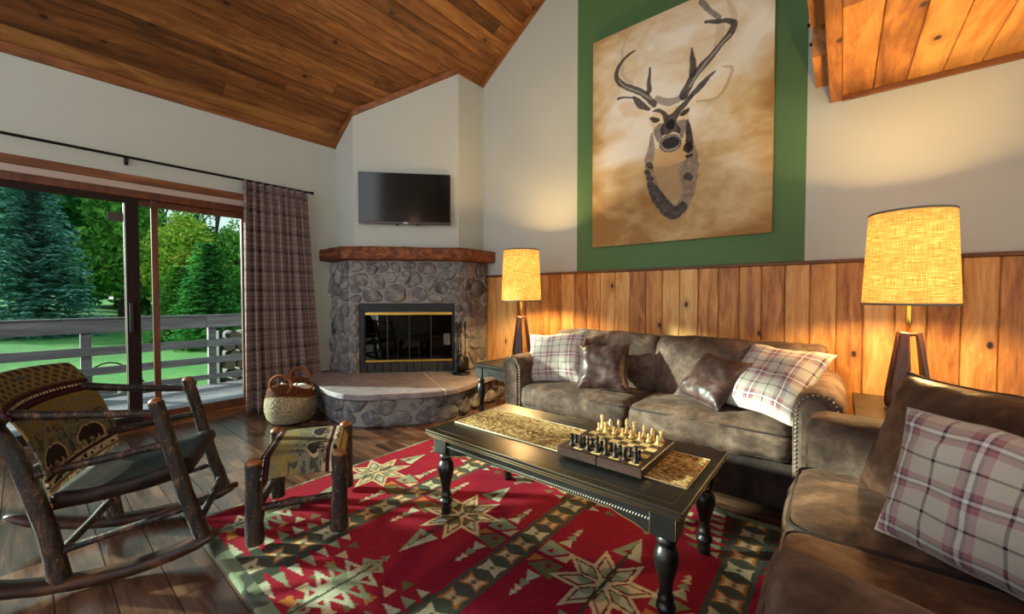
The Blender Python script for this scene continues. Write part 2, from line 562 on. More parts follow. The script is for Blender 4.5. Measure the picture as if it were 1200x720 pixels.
mb.grid(1, 1, lambda u, v: (xr + (2.6 - xr) * u, YF + (YB - YF) * v, zt - .68 * (2.6 - xr) * u))
struct(mb, 'ceiling_east', [M['ceil']])

# left wall with the door opening
mb = MB()
mb.box((XL - .12, YF, DZ), (XL, 2.45, 2.97)); mb.box((XL - .12, DY1, 0), (XL, 2.45, DZ)); mb.box((XL - .12, YF, 0), (XL, DY0, DZ))
struct(mb, 'wall_left', [M['paint']])


def wallpoly(mb, pts, mi=0, th=.1, axis=1):
    """a vertical wall slab behind y = YB from (x, z) points"""
    mb.prism(pts, YB, YB + th, lambda u, v, d: (u, d, v), mi)


mb = MB()
wallpoly(mb, [(-3.6, 0), (2.6, 0), (2.6, 1.38), (-3.6, 1.38)], 0)
wallpoly(mb, [(-3.6, 1.38), (-2.098, 1.38), (-2.098, zc(-2.098) + .05), (-3.6, zc(-3.6) + .05)], 0)
wallpoly(mb, [(-2.098, 1.38), (-.212, 1.38), (-.212, zc(-.212) + .05), (-2.098, zc(-2.098) + .05)], 1)
wallpoly(mb, [(-.212, 1.38), (2.6, 1.38), (2.6, zc(.6)), (xr, zt + .05), (-.212, zc(-.212) + .05)], 0)
struct(mb, 'wall_back', [M['paint'], M['green']], fixn=True)
mb = MB(); mb.box((2.6, YF, 0), (2.7, YB, 5.4)); struct(mb, 'wall_right', [M['paint']])
mb = MB(); mb.box((.2, YF - .1, 0), (2.6, YF, 5.4)); struct(mb, 'wall_front', [M['paint']])

# chimney breast across the corner
A = V((-4.211, 2.348)); B_ = V((-3.414, 3.192))
e_ = (B_ - A).normalized(); n_ = V((e_.y, -e_.x))
FL = (B_ - A).length


def fr(s, z, d=0):
    p = A + e_ * s + n_ * d
    return V((p.x, p.y, z))


def breast(pts, mb):
    for i in range(len(pts) - 1):
        (x0, y0), (x1, y1) = pts[i], pts[i + 1]
        mb.add([(x0, y0, 0), (x1, y1, 0), (x1, y1, zc(x1) + .03), (x0, y0, zc(x0) + .03)], [(0, 1, 2, 3)], 0, False)


mb = MB()
breast([(XL - .02, A.y), (A.x, A.y), (B_.x, B_.y), (B_.x, YB + .02)], mb)
struct(mb, 'wall_chimney', [M['paint']])

# crown trims under the ceiling
ntr = [0]


def trim(p0, p1, nrm, h=.062, t=.022, mat='trimwood', name=None):
    ntr[0] += 1
    p0 = V(p0); p1 = V(p1); nn = V((nrm[0], nrm[1], 0)).normalized() * t
    mb = MB()
    d = V((0, 0, h)); vs = [p0 - d, p1 - d, p1, p0]; vs += [q + nn for q in vs]
    mb.add(vs, [(0, 1, 2, 3), (7, 6, 5, 4), (0, 4, 5, 1), (1, 5, 6, 2), (2, 6, 7, 3), (3, 7, 4, 0)], 0, False)
    o = struct(mb, 'trim_%d' % ntr[0], [M[mat]], fixn=True)
    return o


trim((XL, YF, 2.945), (XL, A.y, 2.945), (1, 0), .07, mat='trimwoodY')
trim((XL, A.y, zc(XL)), (A.x + .01, A.y, zc(A.x)), (0, -1))
trim((A.x, A.y, zc(A.x)), (B_.x, B_.y, zc(B_.x)), tuple(n_))
trim((B_.x, B_.y - .01, zc(B_.x)), (B_.x, YB, zc(B_.x)), (1, 0))
trim((B_.x, YB, zc(B_.x)), (xr, YB, zc(xr)), (0, -1))

# wainscot of upright cedar boards with a cap
edges = [-3.334, -3.189, -3.052, -2.873, -2.73, -2.576, -2.422, -2.278, -2.122, -1.97, -1.823, -1.672, -1.523, -1.371, -1.225, -1.077,
         -.93, -.775, -.625, -.475, -.325, -.177, -.028, .113, .267, .413, .559, .708, .86, 1.01, 1.16, 1.31, 1.46, 1.61, 1.76, 1.91, 2.06, 2.21, 2.36, 2.51, 2.6]
mb = MB()
for a, b in zip(edges, edges[1:]):
    mb.box((a + .0015, YB - .02 - R.uniform(0, .003), .0), (b - .0015, YB, 1.385), 0, .006)
struct(mb, 'wall_wainscot', [M['cedar']])
mb = MB(); mb.box((-3.334, YB - .034, 1.385), (2.6, YB, 1.408), 0, .004)
struct(mb, 'trim_6', [M['trimwood']])

# loft above the right-hand end
mb = MB(); x = -.02
mb.box((-.02, -1.5, 2.56), (2.6, YB, 2.8))
while x < 2.6:
    w = .158
    y = YB
    while y > -1.5:
        L = R.choice([1.1, 1.9, 2.6]); a = max(y - L, -1.5)
        mb.box((x + .0015, a + .001, 2.525), (min(x + w, 2.6) - .0015, y - .001, 2.56), 0, .004); y -= L
    x += w
struct(mb, 'ceiling_loft', [M['loft']])
mb = MB(); mb.box((-.02, YB - .02, 2.49), (2.6, YB, 2.525), 0, .003); struct(mb, 'trim_7', [M['trimwood']])
mb = MB(); mb.box((-.085, -1.5, 2.50), (-.02, YB, 3.05), 0, .005); struct(mb, 'trim_8', [M['loft']])
mb = MB()
prof = [(3.6, 2.63), (3.6, 3.1), (-1.5, 3.1), (-1.5, 2.72), (2.95, 2.72), (2.97, 2.78), (3.1, 2.80), (3.13, 2.63)]
mb.prism(prof, -.165, -.086, lambda u, v, d: (d, u, v), 0)
tr9 = struct(mb, 'trim_9', [M['loft']], fixn=True)
mb = MB()
for yy in (3.5, 3.25, 2.9, 2.6): mb.tube([(-.2, yy, 2.9), (-.16, yy, 2.9)], .012, 8)
mb.build('bolt', [M['black']], tr9)

# ------------------------------------------------------------------ sliding door
door = thing('door_1', (XL, .6, 0), 'brown wood sliding glass door to the deck', 'sliding door', kind='structure')
mb = MB()
mb.box((XL - .12, DY0, 1.985), (XL - .01, DY1, DZ), 0, .004); mb.box((XL - .12, DY1 - .04, 0), (XL - .01, DY1, 1.985), 0, .004)
mb.box((XL - .12, DY0, 0), (XL - .01, DY0 + .05, 1.985), 0, .004)
mb.build('frame', [M['doorwood']], door)
mb = MB(); mb.box((XL - .14, DY0, -.005), (XL + .01, DY1, .035), 0, .004); mb.box((XL - .08, DY0, .035), (XL - .07, DY1, .05))
mb.build('threshold', [M['trimwoodY']], door)


def panel(y0, y1, x, w0, w1, mat):
    mb = MB()
    mb.box((x - .02, y0, .05), (x + .02, y0 + w0, 1.985), 0, .003); mb.box((x - .02, y1 - w1, .05), (x + .02, y1, 1.985), 0, .003)
    mb.box((x - .02, y0 + w0, 1.935), (x + .02, y1 - w1, 1.985), 0, .003); mb.box((x - .02, y0 + w0, .05), (x + .02, y1 - w1, .13), 0, .003)
    p = mb.build('sliding_panel', [M[mat]], door)
    g = MB(); g.box((x - .004, y0 + w0 - .005, .125), (x + .004, y1 - w1 + .005, 1.94)); g.build('glass_pane', [M['glass']], p)
    return p


panel(-.98, .632, XL - .035, .09, .085, 'doordark')
panel(.545, 1.46, XL - .085, .08, .06, 'doorwood')
mb = MB(); mb.box((XL - .045, .712, .05), (XL - .02, .757, 1.985), 0, .003); mb.build('screen_stile', [M['doorwood']], door)
panel(-1.72, -.96, XL - .085, .06, .08, 'doorwood')
mb = MB(); mb.box((XL - .031, .445, 1.775), (XL - .029, .54, 1.845)); mb.build('sticker', [plain('sticker_brown', '#3a2c2a', .6)], door)
mb = MB(); mb.box((XL - .02, .56, .85), (XL + .01, .585, 1.1), 0, .004); mb.build('door_handle', [M['black']], door)
mb = MB(); mb.box((XL - .005, DY0 - .08, 2.10), (XL + .022, DY1 + .1, 2.165), 0, .003); struct(mb, 'trim_10', [M['trimwoodY']])
mb = MB(); mb.box((XL - .01, DY0 - .05, 2.045), (XL + .012, DY1 + .06, 2.10), 0, .003); struct(mb, 'trim_11', [M['casing']])

# ------------------------------------------------------------------ outside
mb = MB(); x = -6.96
mb.box((-7.0, -5, -.3), (XL - .13, 5, -.13))
while x < XL - .15:
    mb.box((x, -5, -.13), (min(x + .136, XL - .14), 5, -.1), 1, .004); x += .142
struct(mb, 'floor_deck', [M['mortar'], M['deck']])


def gz(x, y):
    d = max(0, -8 - x)
    return -.45 + .028 * d + .25 * mn.noise(V((x * .08, y * .08, 3)))


mb = MB(); mb.grid(70, 70, lambda u, v: (-60 + 53.2 * u, -30 + 75 * v, gz(-60 + 53.2 * u, -30 + 75 * v)))
tag(mb.build('lawn', [M['grass']]), 'green lawn sloping gently up beyond the grey deck railing', 'lawn', kind='structure')

rl = thing('deck_railing', (-6.95, 1, -.1), 'grey painted board railing along the outer edge of the deck', 'railing')
for z0, z1, nm in ((.715, .875, 'rail'), (.44, .545, 'rail'), (.205, .30, 'rail'), (-.02, .05, 'rail')):
    mb = MB()
    mb.box((-6.93, -5, z0), (-6.90, 1.62, z1), 0, .004); mb.box((-6.93, 1.624, z0), (-6.90, 5, z1), 0, .004)
    if z0 > .7: mb.box((-6.99, -5, z1), (-6.885, 5, z1 + .02), 0, .004)
    mb.build(nm, [M['rail']], rl)
for yy in (-2.6, -1.1, .46, 1.7, 3.2, 4.6):
    mb = MB(); mb.box((-7.02, yy - .045, -.1), (-6.93, yy + .045, .875), 0, .004); mb.build('post', [M['rail']], rl)


def foliage(mb, cen, rad, n, size, seed, droop=.2, shell=.55, squash=1):
    r = random.Random(seed)
    lumps = []
    for k in range(max(6, n // 260)):
        while True:
            q = V((r.uniform(-1, 1), r.uniform(-1, 1), r.uniform(-1, 1)))
            if .35 < q.length < 1: break
        lumps.append((V((q.x * rad[0] * .72, q.y * rad[1] * .72, q.z * rad[2] * .75)), r.uniform(.26, .46)))
    for k in range(n):
        c, lr = r.choice(lumps)
        q = V((r.gauss(0, 1), r.gauss(0, 1), r.gauss(0, 1))).normalized() * (shell + (1 - shell) * r.random())
        p = V(cen) + c + V((q.x * rad[0], q.y * rad[1], q.z * rad[2] * .9)) * lr
        u = (q + V((r.uniform(-.9, .9), r.uniform(-.9, .9), r.uniform(-.9, .9)))).normalized()
        w = u.orthogonal().normalized(); w.rotate(Matrix.Rotation(r.uniform(0, 6.28), 3, u))
        t = u.cross(w); s_ = size * r.uniform(.6, 1.3)
        mb.add([p - w * s_, p - t * s_ * .55, p + w * s_, p + t * s_ * .55 + u * s_ * .25], [(0, 1, 2, 3)], 0, False)


def broad_tree(name, x, y, h, cw, mat, n, size, seed, label, trunk=.16, cat='tree', low=.15):
    z0 = gz(x, y)
    t = thing(name, (x, y, z0), label, cat, 'trees beyond the lawn')
    mb = MB(); foliage(mb, (x, y, z0 + h * (1 + low) / 2), (cw / 2, cw / 2, h * (1 - low) / 2), n, size, seed)
    mb.build('foliage', [M[mat]], t)
    r = random.Random(seed); mb = MB()
    mb.tube([(x, y, z0 - .1), (x + .1, y, z0 + h * .3), (x - .05, y + .1, z0 + h * .75)], [trunk, trunk * .8, trunk * .3], 8)
    for k in range(5):
        a = r.uniform(0, 6.28); zz = z0 + h * r.uniform(.3, .6)
        mb.tube([(x, y, zz), (x + math.cos(a) * cw * .2, y + math.sin(a) * cw * .2, zz + h * .14), (x + math.cos(a) * cw * .36, y + math.sin(a) * cw * .36, zz + h * .3)], [trunk * .4, trunk * .28, trunk * .1], 6)
    mb.build('trunk', [M['bark']], t)
    return t


def spruce_tree(x, y, h, w, seed, label, mat='spruce', nb=1.0, name='spruce_tree', ks=.6, tp=.85):
    z0 = gz(x, y); r = random.Random(seed)
    t = thing(name, (x, y, z0), label, 'tree', 'trees beyond the lawn')
    mb = MB(); z = z0 + .15
    while z < z0 + h * .985:
        k = (z - z0) / h; rad = w / 2 * (1 - k) ** tp * (.9 + .2 * mn.noise(V((k * 9, seed, 0)))) + .06
        nn = int((16 * (1 - k) + 6) * nb)
        for i in range(nn):
            a = r.uniform(0, 6.28); L = rad * r.uniform(.75, 1.08)
            c, s_ = math.cos(a), math.sin(a)
            nseg = max(3, int(L / (.28 * ks)))
            for j in range(nseg):
                f = (j + .6) / nseg
                rr = L * f; zz = z - .28 * L * f + .20 * L * f * f + .05 * r.uniform(-1, 1)
                p = V((x + c * rr, y + s_ * rr, zz)); ww = .30 * ks * (1.15 - f * .55) * r.uniform(.7, 1.2)
                for sd in (-1, 1):
                    tip = p + V(((c * .16) * ks - s_ * sd * ww, (s_ * .16) * ks + c * sd * ww, -.10 * ks * r.uniform(.3, 1.6)))
                    b1 = p + V((-c * .10 * ks, -s_ * .10 * ks, .012)); b2 = p + V((c * .15 * ks, s_ * .15 * ks, -.012))
                    mb.add([b1, b2, tip], [(0, 1, 2)], 0, False)
        z += (.17 + .09 * (1 - k)) * ks
    mb.build('foliage', [M[mat]], t)
    mb = MB(); mb.tube([(x, y, z0 - .1), (x, y, z0 + h * .97)], [.2, .02], 8); mb.build('trunk', [M['bark']], t)
    return t


spruce_tree(-20.6, .22, 6.9, 3.9, 3, 'big blue-grey spruce filling the left pane of the glass door', nb=1.9)
broad_tree('leafy_tree', -24.5, 2.75, 7.6, 3.4, 'leafC', 11000, .13, 11, 'mid green tree just right of the blue spruce', low=.02)
broad_tree('leafy_tree', -28, .4, 10.5, 6.5, 'leafB', 9000, .22, 12, 'dark green tree standing behind the blue spruce', low=.05)
broad_tree('leafy_tree', -19.2, 3.9, 4.75, 2.6, 'leafA', 14000, .085, 13, 'yellow-green maple beyond the narrow door stile', .09, low=.05)
spruce_tree(-14.2, 3.42, 3.1, 2.1, 14, 'dark green cedar bush close behind the right end of the railing', 'leafB', 2.6, 'cedar_tree', .5, .5)
spruce_tree(-16.3, 3.2, 2.5, 1.9, 24, 'low bushy evergreen left of the dark cedar bush', 'leafC', 2.4, 'evergreen_bush', .5, .45)
broad_tree('leafy_tree', -19.0, 5.55, 4.4, 2.7, 'leafC', 13000, .085, 15, 'light green tree beside the edge of the curtain', .1, low=.04)
broad_tree('tall_tree', -31, 7.9, 12.5, 4.6, 'leafB', 1300, .15, 16, 'tall thin tree with pale sky showing between its branches', .13, low=.25)
broad_tree('tall_tree', -33, 5.6, 12.0, 4.6, 'leafB', 1700, .15, 17, 'tall dark tree far behind the yellow-green maple', .13, low=.2)
broad_tree('leafy_tree', -27, -2.6, 10, 5, 'leafB', 7000, .22, 18, 'dark tree at the far left edge behind the spruce', low=.03)
ft = broad_tree('forest_tree', -38, 4, 10.5, 7.5, 'leafB', 6000, .26, 31, 'dark green tree in the dense forest edge at the back of the lawn', low=-.02)
for i, (x, y, s_) in enumerate(((-36, -4, 1), (-37, 10, .55), (-36, 14, .85), (-38, 18, 1), (-42, 7, .62), (-42, 0, 1.1), (-41, 13, .6), (-44, 3, 1.2), (-35, 22, 1), (-40, -9, 1.1), (-34, 7.5, .6), (-33, 1.5, .75), (-34, 11, .55), (-31, 4.6, .5), (-30, 9.2, .42), (-29, 6.6, .4), (-43, 10, .55))):
    c_ = copy_tree(ft); c_.location = (x, y, gz(x, y)); c_.rotation_euler = (0, 0, i * 1.7); c_.scale = (s_, s_, s_)
ft.location = (-38, 4, gz(-38, 4))

# firewood beyond the railing, rocks on the lawn edge
rk = thing('firewood_rack', (-7.6, 2.5, gz(-7.6, 2.5)), 'dark firewood rack standing behind the right end of the railing', 'rack')
zr = gz(-7.6, 2.5)
for yy in (1.93, 3.35):
    mb = MB(); mb.box((-7.75, yy - .02, zr - .02), (-7.45, yy + .02, .62), 0, .004); mb.build('post', [M['black']], rk)
mb = MB(); mb.box((-7.75, 1.9, zr + .12), (-7.45, 3.4, zr + .16)); mb.build('shelf', [M['black']], rk)
M['logbark'] = plain('log_bark', '#4c4440', .9, .7, 30, var=.6); M['logend'] = plain('log_end', '#6f6050', .8, .3, 40, var=.5)
wh = 0
for rr_ in range(6):
    for k in range(8):
        yy = 2.03 + k * .175 + (.08 if rr_ % 2 else 0); zz = zr + .245 + rr_ * .15
        if yy > 3.28 or zz > .6: continue
        mb = MB(); mb.tube([(-7.78, yy, zz), (-7.6, yy, zz), (-7.36, yy, zz)], .079 + R.uniform(-.004, .002), 9, 0, capmi=1, jit=.12, seed=k + rr_ * 9)
        tag(mb.build('firewood_log', [M['logbark'], M['logend']], loc=(-7.6, yy, zz)), 'short split log in the rack behind the deck railing', 'log', 'firewood stacked behind the railing')
for i, (x, y, s_) in enumerate(((-7.6, 1.42, .20), (-7.9, 1.05, .15), (-7.7, .62, .2), (-7.55, .2, .16))):
    mb = MB(); z = gz(x, y) + .2
    mb.rbox((x - s_, y - s_ * 1.2, z - s_), (x + s_, y + s_ * 1.2, z + s_ * .7), s_ * .6, 7, fn=lambda p, n: p + n * (.16 * s_ / .2) * mn.noise(V(p) * 5))
    tag(mb.build('garden_rock', [M['rock']], loc=(x, y, z)), ['grey rock nearest the firewood rack, beyond the railing', 'small grey rock second from the firewood rack', 'grey rock below the middle of the railing', 'grey rock furthest left beyond the railing'][i], 'rock', 'rocks beyond the railing')
mb = MB(); mb.tube([(-8.3, .3 + .95 * t / 12, gz(-8.3, .8) + .62 * math.sin(PI * t / 12) ** .7) for t in range(13)], .012, 6)
tag(mb.build('garden_hoop', [M['black']], loc=(-8.3, .8, gz(-8.3, .8))), 'thin dark arched hoop standing in the lawn by the railing', 'hoop')

# ------------------------------------------------------------------ fireplace
fp = thing('fireplace', (-3.9, 2.5, 0), 'grey field stone corner fireplace with raised hearth and beam mantel', 'fireplace')
SD = .08


def clip(poly, p, q):
    """half-plane nearer to p than to q"""
    mx, my = (p[0] + q[0]) / 2, (p[1] + q[1]) / 2; dx, dy = q[0] - p[0], q[1] - p[1]
    out = []
    for i in range(len(poly)):
        a, b = poly[i - 1], poly[i]
        fa = (a[0] - mx) * dx + (a[1] - my) * dy; fb = (b[0] - mx) * dx + (b[1] - my) * dy
        if fa <= 0: out.append(a)
        if fa * fb < 0:
            t = fa / (fa - fb); out.append((a[0] + (b[0] - a[0]) * t, a[1] + (b[1] - a[1]) * t))
    # order fix: Sutherland-Hodgman emits a then crossing
    return out


def stones(mb, seeds, rect, f3, gap=.011, hmin=.028, hmax=.06, seed=0):
    r = random.Random(seed)
    x0, x1, y0, y1 = rect
    for i, p in enumerate(seeds):
        poly = [(x0, y0), (x1, y0), (x1, y1), (x0, y1)]
        for j, q in enumerate(seeds):
            if j != i and poly: poly = clip(poly, p, q)
        if len(poly) < 3: continue
        cx = sum(a[0] for a in poly) / len(poly); cy = sum(a[1] for a in poly) / len(poly)
        # shrink, densify, round
        ext = max(max(a[0] for a in poly) - min(a[0] for a in poly), max(a[1] for a in poly) - min(a[1] for a in poly))
        rad = max(.02, sum(math.hypot(a[0] - cx, a[1] - cy) for a in poly) / len(poly))
        k = max(.5, 1 - gap / rad)
        poly = [(cx + (a[0] - cx) * k, cy + (a[1] - cy) * k) for a in poly]
        for _ in range(3):
            q = []
            for a, b in zip(poly, poly[1:] + poly[:1]):
                c = .22 if _ else .28
                q += [(a[0] * (1 - c) + b[0] * c, a[1] * (1 - c) + b[1] * c), (a[0] * c + b[0] * (1 - c), a[1] * c + b[1] * (1 - c))]
            poly = q
        h = min(r.uniform(hmin, hmax), ext * .45); off = r.uniform(0, 50); tx, ty = r.uniform(-.15, .15), r.uniform(-.15, .15)
        n = len(poly); vs = []; fs = []
        prof = [(1.0, -.25), (1.0, .35), (.96, .68), (.88, .87), (.72, .97), (.45, 1.0), (.2, 1.02)]
        for sc, hh in prof:
            for a in poly:
                u, v = cx + (a[0] - cx) * sc, cy + (a[1] - cy) * sc
                nz = mn.noise(V((u * 9 + off, v * 9, off))) * .014 + mn.noise(V((u * 26 + off, v * 26, off))) * .006
                d = h * hh + (nz + (u - cx) * tx + (v - cy) * ty if hh > .5 else 0)
                ed = mn.noise(V((u * 30, v * 30, off + 9))) * .004
                vs.append(f3(u + ed, v + ed, d))
        vs.append(f3(cx, cy, h * 1.02 + mn.noise(V((cx * 9 + off, cy * 9, off))) * .014))
        for ri in range(len(prof) - 1):
            for k_ in range(n):
                fs.append((ri * n + k_, ri * n + (k_ + 1) % n, (ri + 1) * n + (k_ + 1) % n, (ri + 1) * n + k_))
        b = (len(prof) - 1) * n
        for k_ in range(n): fs.append((b + k_, b + (k_ + 1) % n, len(vs) - 1))
        mb.add(vs, fs, 0, True)


def scatter(rect, d, seed):
    r = random.Random(seed); out = []
    x0, x1, y0, y1 = rect
    for _ in range(4000):
        p = (r.uniform(x0, x1), r.uniform(y0, y1))
        if all(math.hypot(p[0] - q[0], (p[1] - q[1]) * 1.25) > d for q in out): out.append(p)
    return out


HZ = .30
FY = A.y - SD                    # left face of the stonework
FX = B_.x + SD                   # right face
sL = -.032; sR = 1.194
mb = MB()
lint = [(.037, 1.481), (.218, 1.471), (.343, 1.472), (.573, 1.518), (.795, 1.468), (1.019, 1.522), (.085, 1.358), (.394, 1.386), (.284, 1.325),
        (.588, 1.379), (.674, 1.341), (.811, 1.319), (1.054, 1.408), (1.124, 1.285), (-.012, 1.22), (0, 1.126), (.191, 1.169), (.452, 1.204), (.708, 1.196),
        (.949, 1.222), (.914, 1.13), (1.088, 1.125), (1.165, 1.20), (1.16, 1.5), (.2, 1.535), (.46, 1.49)]
stones(mb, lint, (sL, sR, 1.08, 1.55), lambda u, v, d: fr(u, v, SD - .02 + d), seed=1)
stones(mb, [(.015, 1.03), (.02, .92), (.012, .78), (.018, .6), (.02, .42)], (sL, .058, HZ, 1.08), lambda u, v, d: fr(u, v, SD - .02 + d), .006, .03, .055, 2)
stones(mb, [(1.155, 1.02), (1.15, .9), (1.16, .75), (1.15, .6), (1.155, .42)], (1.115, sR, HZ, 1.08), lambda u, v, d: fr(u, v, SD - .02 + d), .006, .03, .055, 3)
stones(mb, scatter((XL, -4.19, HZ, 1.55), .17, 4), (XL, -4.18, HZ, 1.55), lambda u, v, d: V((u, FY + .02 - d, v)), seed=4)
stones(mb, scatter((3.17, 3.56, HZ, 1.55), .16, 5), (3.165, 3.585, HZ, 1.55), lambda u, v, d: V((FX - .02 + d, u, v)), seed=5)
stones(mb, scatter((3.1, 3.56, 0, HZ), .15, 6), (3.1, 3.585, 0, HZ), lambda u, v, d: V((FX - .02 + d, u, v)), seed=6)
o = mb.build('stones', [M['stone']], fp, fixn=True)
# mortar core with the firebox opening
mb = MB()
co = lambda s, z, d: fr(s, z, d)


def core(s0, s1, z0, z1):
    mb.prism([(s0, z0), (s1, z0), (s1, z1), (s0, z1)], .0, SD - .012, lambda u, v, d: fr(u, v, d))


core(sL, .058, 0, 1.55); core(1.115, sR, 0, 1.55); core(.058, 1.115, 1.078, 1.55)
mb.box((XL, FY + .012, 0), (-4.19, A.y, 1.55)); mb.box((B_.x, 3.16, 0), (FX - .012, YB, 1.55))
mb.build('mortar_core', [M['mortar']], fp, fixn=True)
# firebox
mb = MB(); f0, f1 = .058, 1.115


def slab3(mb, s0, s1, z0, z1, d0, d1, mi=0, bev=0):
    mb.prism([(s0, z0), (s1, z0), (s1, z1), (s0, z1)], d0, d1, lambda u, v, d: fr(u, v, d), mi, bev=bev)


slab3(mb, f0, f0 + .062, .41, .985, .0, .06, 0, .004); slab3(mb, 1.085, f1, .41, .985, .0, .06, 0, .004)
slab3(mb, f0, f1, .985, 1.078, .0, .055, 0, .004)
mb.build('firebox_frame', [M['black']], fp, fixn=True)
mb = MB()
k = f0
while k < f1 - .02:
    slab3(mb, k + .003, min(k + .085, f1) - .003, HZ, .408, -.05, .045, 0, .004); k += .085
mb.build('sill_bricks', [M['blackbrick']], fp, fixn=True)
mb = MB()
slab3(mb, .1, 1.1, .38, 1.0, -.5, -.42); slab3(mb, .08, .12, .38, 1.0, -.5, -.01); slab3(mb, 1.085, 1.115, .38, 1.0, -.5, -.01)
slab3(mb, .08, 1.115, .36, .4, -.5, -.01); slab3(mb, .08, 1.115, .985, 1.02, -.5, -.01)
mb.build('firebox', [M['soot']], fp, fixn=True)
for z0, z1 in ((.945, .975), (.415, .44)):
    mb = MB(); slab3(mb, .122, 1.083, z0, z1, .025, .045, 0, .003); mb.build('brass_trim', [M['brass']], fp, fixn=True)
for k in range(4):
    a = .122 + .24025 * k
    mb = MB(); slab3(mb, a, a + .006, .44, .945, .024, .034); slab3(mb, a + .234, a + .24, .44, .945, .024, .034)
    d = mb.build('glass_door', [M['black']], fp, fixn=True)
    mb = MB(); slab3(mb, a + .005, a + .235, .438, .947, .027, .030); mb.build('glass_pane', [M['fireglass']], d, fixn=True)
mb = MB(); slab3(mb, .985, 1.055, .60, .73, .0305, .0312); mb.build('warning_sticker', [plain('sticker_grey', '#55524f', .6)], fp, fixn=True)
# mantel: three rough beams mitred at the corners
mb = MB(); MD = .2
mY = A.y - MD; mX = B_.x + MD
P0 = A + n_ * MD
sa = (mY - P0.y) / e_.y; sb = (mX - P0.x) / e_.x
ca = P0 + e_ * sa; cb = P0 + e_ * sb
mz0, mz1 = 1.555, 1.69


def beam(pts, seg):
    """pts: inner0, outer0, outer1, inner1 in plan"""
    n = 14; vs = []; fs = []
    i0, o0, o1, i1 = [V(p) for p in pts]
    K = 9
    for i in range(n + 1):
        t = i / n
        pi_ = i0.lerp(i1, t); po = o0.lerp(o1, t)
        sec = [(0, mz0), (.5, mz0), (.93, mz0), (1, mz0 + .018), (1, (mz0 + mz1) / 2), (1, mz1 - .018), (.93, mz1), (.5, mz1), (0, mz1)]
        for q, z in sec:
            p = pi_.lerp(po, q)
            w = mn.noise(V((p.x * 5, p.y * 5, z * 9 + seg))) * .012 + mn.noise(V((p.x * 22, p.y * 22, z * 30))) * .004
            dd = (po - pi_).normalized() * (w if q > .9 else 0)
            vs.append((p.x + dd.x, p.y + dd.y, z + (w * .6 if q > .4 else 0)))
    for i in range(n):
        for k in range(K):
            fs.append((i * K + k, i * K + (k + 1) % K, (i + 1) * K + (k + 1) % K, (i + 1) * K + k))
    fs.append(tuple(range(K))); fs.append(tuple(n * K + k for k in reversed(range(K))))
    mb.add(vs, fs, 0, False)


beam([(XL, A.y), (XL, mY), (ca.x - .002, ca.y), (A.x, A.y)], 1)
beam([(A.x, A.y), (ca.x + .002, ca.y + .002), (cb.x - .002, cb.y - .002), (B_.x, B_.y)], 2)
beam([(B_.x, B_.y), (cb.x, cb.y + .002), (mX, YB - .001), (B_.x, YB - .001)], 3)
mb.build('mantel', [M['mantel']], fp, fixn=True)
# hearth
out = [(-4.6, 1.90), (-4.33, 1.865), (-4.06, 1.82), (-3.8, 1.755), (-3.55, 1.725), (-3.36, 1.745), (-3.2, 1.815), (-3.08, 1.95), (-2.94, 2.13), (-2.81, 2.29), (-2.745, 2.45),
       (-2.745, 2.6), (-2.78, 2.78), (-2.85, 2.95), (-2.88, 3.2), (-2.91, 3.598)]
for _ in range(2):
    q = [out[0]]
    for a, b in zip(out, out[1:]): q += [(a[0] * .75 + b[0] * .25, a[1] * .75 + b[1] * .25), (a[0] * .25 + b[0] * .75, a[1] * .25 + b[1] * .75)]
    out = q + [out[-1]]
back = [(FX + .0, 3.598), (FX, fr(sR, 0, SD).y), (fr(0, 0, SD).x, FY), (XL, FY)]
full = out + back
# split by a mortar joint running across the slab
J0 = V((-3.66, 2.86)); J1 = V((-2.74, 2.40)); jn = V((-(J1 - J0).y, (J1 - J0).x)).normalized()


def half(poly, p, n):
    o = []
    for i in range(len(poly)):
        a = V(poly[i - 1]); b = V(poly[i]); fa = (a - p).dot(n); fb = (b - p).dot(n)
        if fa <= 0: o.append(tuple(a))
        if fa * fb < 0: o.append(tuple(a.lerp(b, fa / (fa - fb))))
    return o


for sgn in (1, -1):
    pl = half(full, J0 - jn * sgn * .007, jn * sgn)
    mb = MB(); mb.prism(pl, HZ - .05, HZ, lambda u, v, d: (u + .004 * mn.noise(V((u * 25, v * 25, 0))), v + .004 * mn.noise(V((u * 25, v * 25, 5))), d), 0, bev=.006)
    mb.build('hearth_slab', [M['slab']], fp, fixn=True)
mb = MB(); a = J0; b = V((-2.765, 2.4125))
mb.prism([tuple(a - jn * .007), tuple(b - jn * .007), tuple(b + jn * .007), tuple(a + jn * .007)], HZ - .045, HZ - .002, lambda u, v, d: (u, v, d))
mb.build('mortar_joint', [plain('pale_mortar', '#b8b2ad', .9)], fp, fixn=True)
# curved stone base
cen = V((-4.3, 3.3))
ins = []
for i, p in enumerate(out):
    a = V(out[max(i - 1, 0)]); b = V(out[min(i + 1, len(out) - 1)]); t = (b - a).normalized(); nn = V((-t.y, t.x))
    ins.append(V(p) + nn * .075)
acc = [0]
for a, b in zip(ins, ins[1:]): acc.append(acc[-1] + (b - a).length)


def onb(t, z, d):
    t = min(max(t, 0), acc[-1] - 1e-6)
    for i in range(len(acc) - 1):
        if acc[i + 1] >= t: break
    f = (t - acc[i]) / max(1e-9, acc[i + 1] - acc[i]); p = ins[i].lerp(ins[i + 1], f)
    tt = (ins[min(i + 2, len(ins) - 1)] - ins[max(i - 1, 0)]).normalized()
    return V((p.x + tt.y * d, p.y - tt.x * d, z))


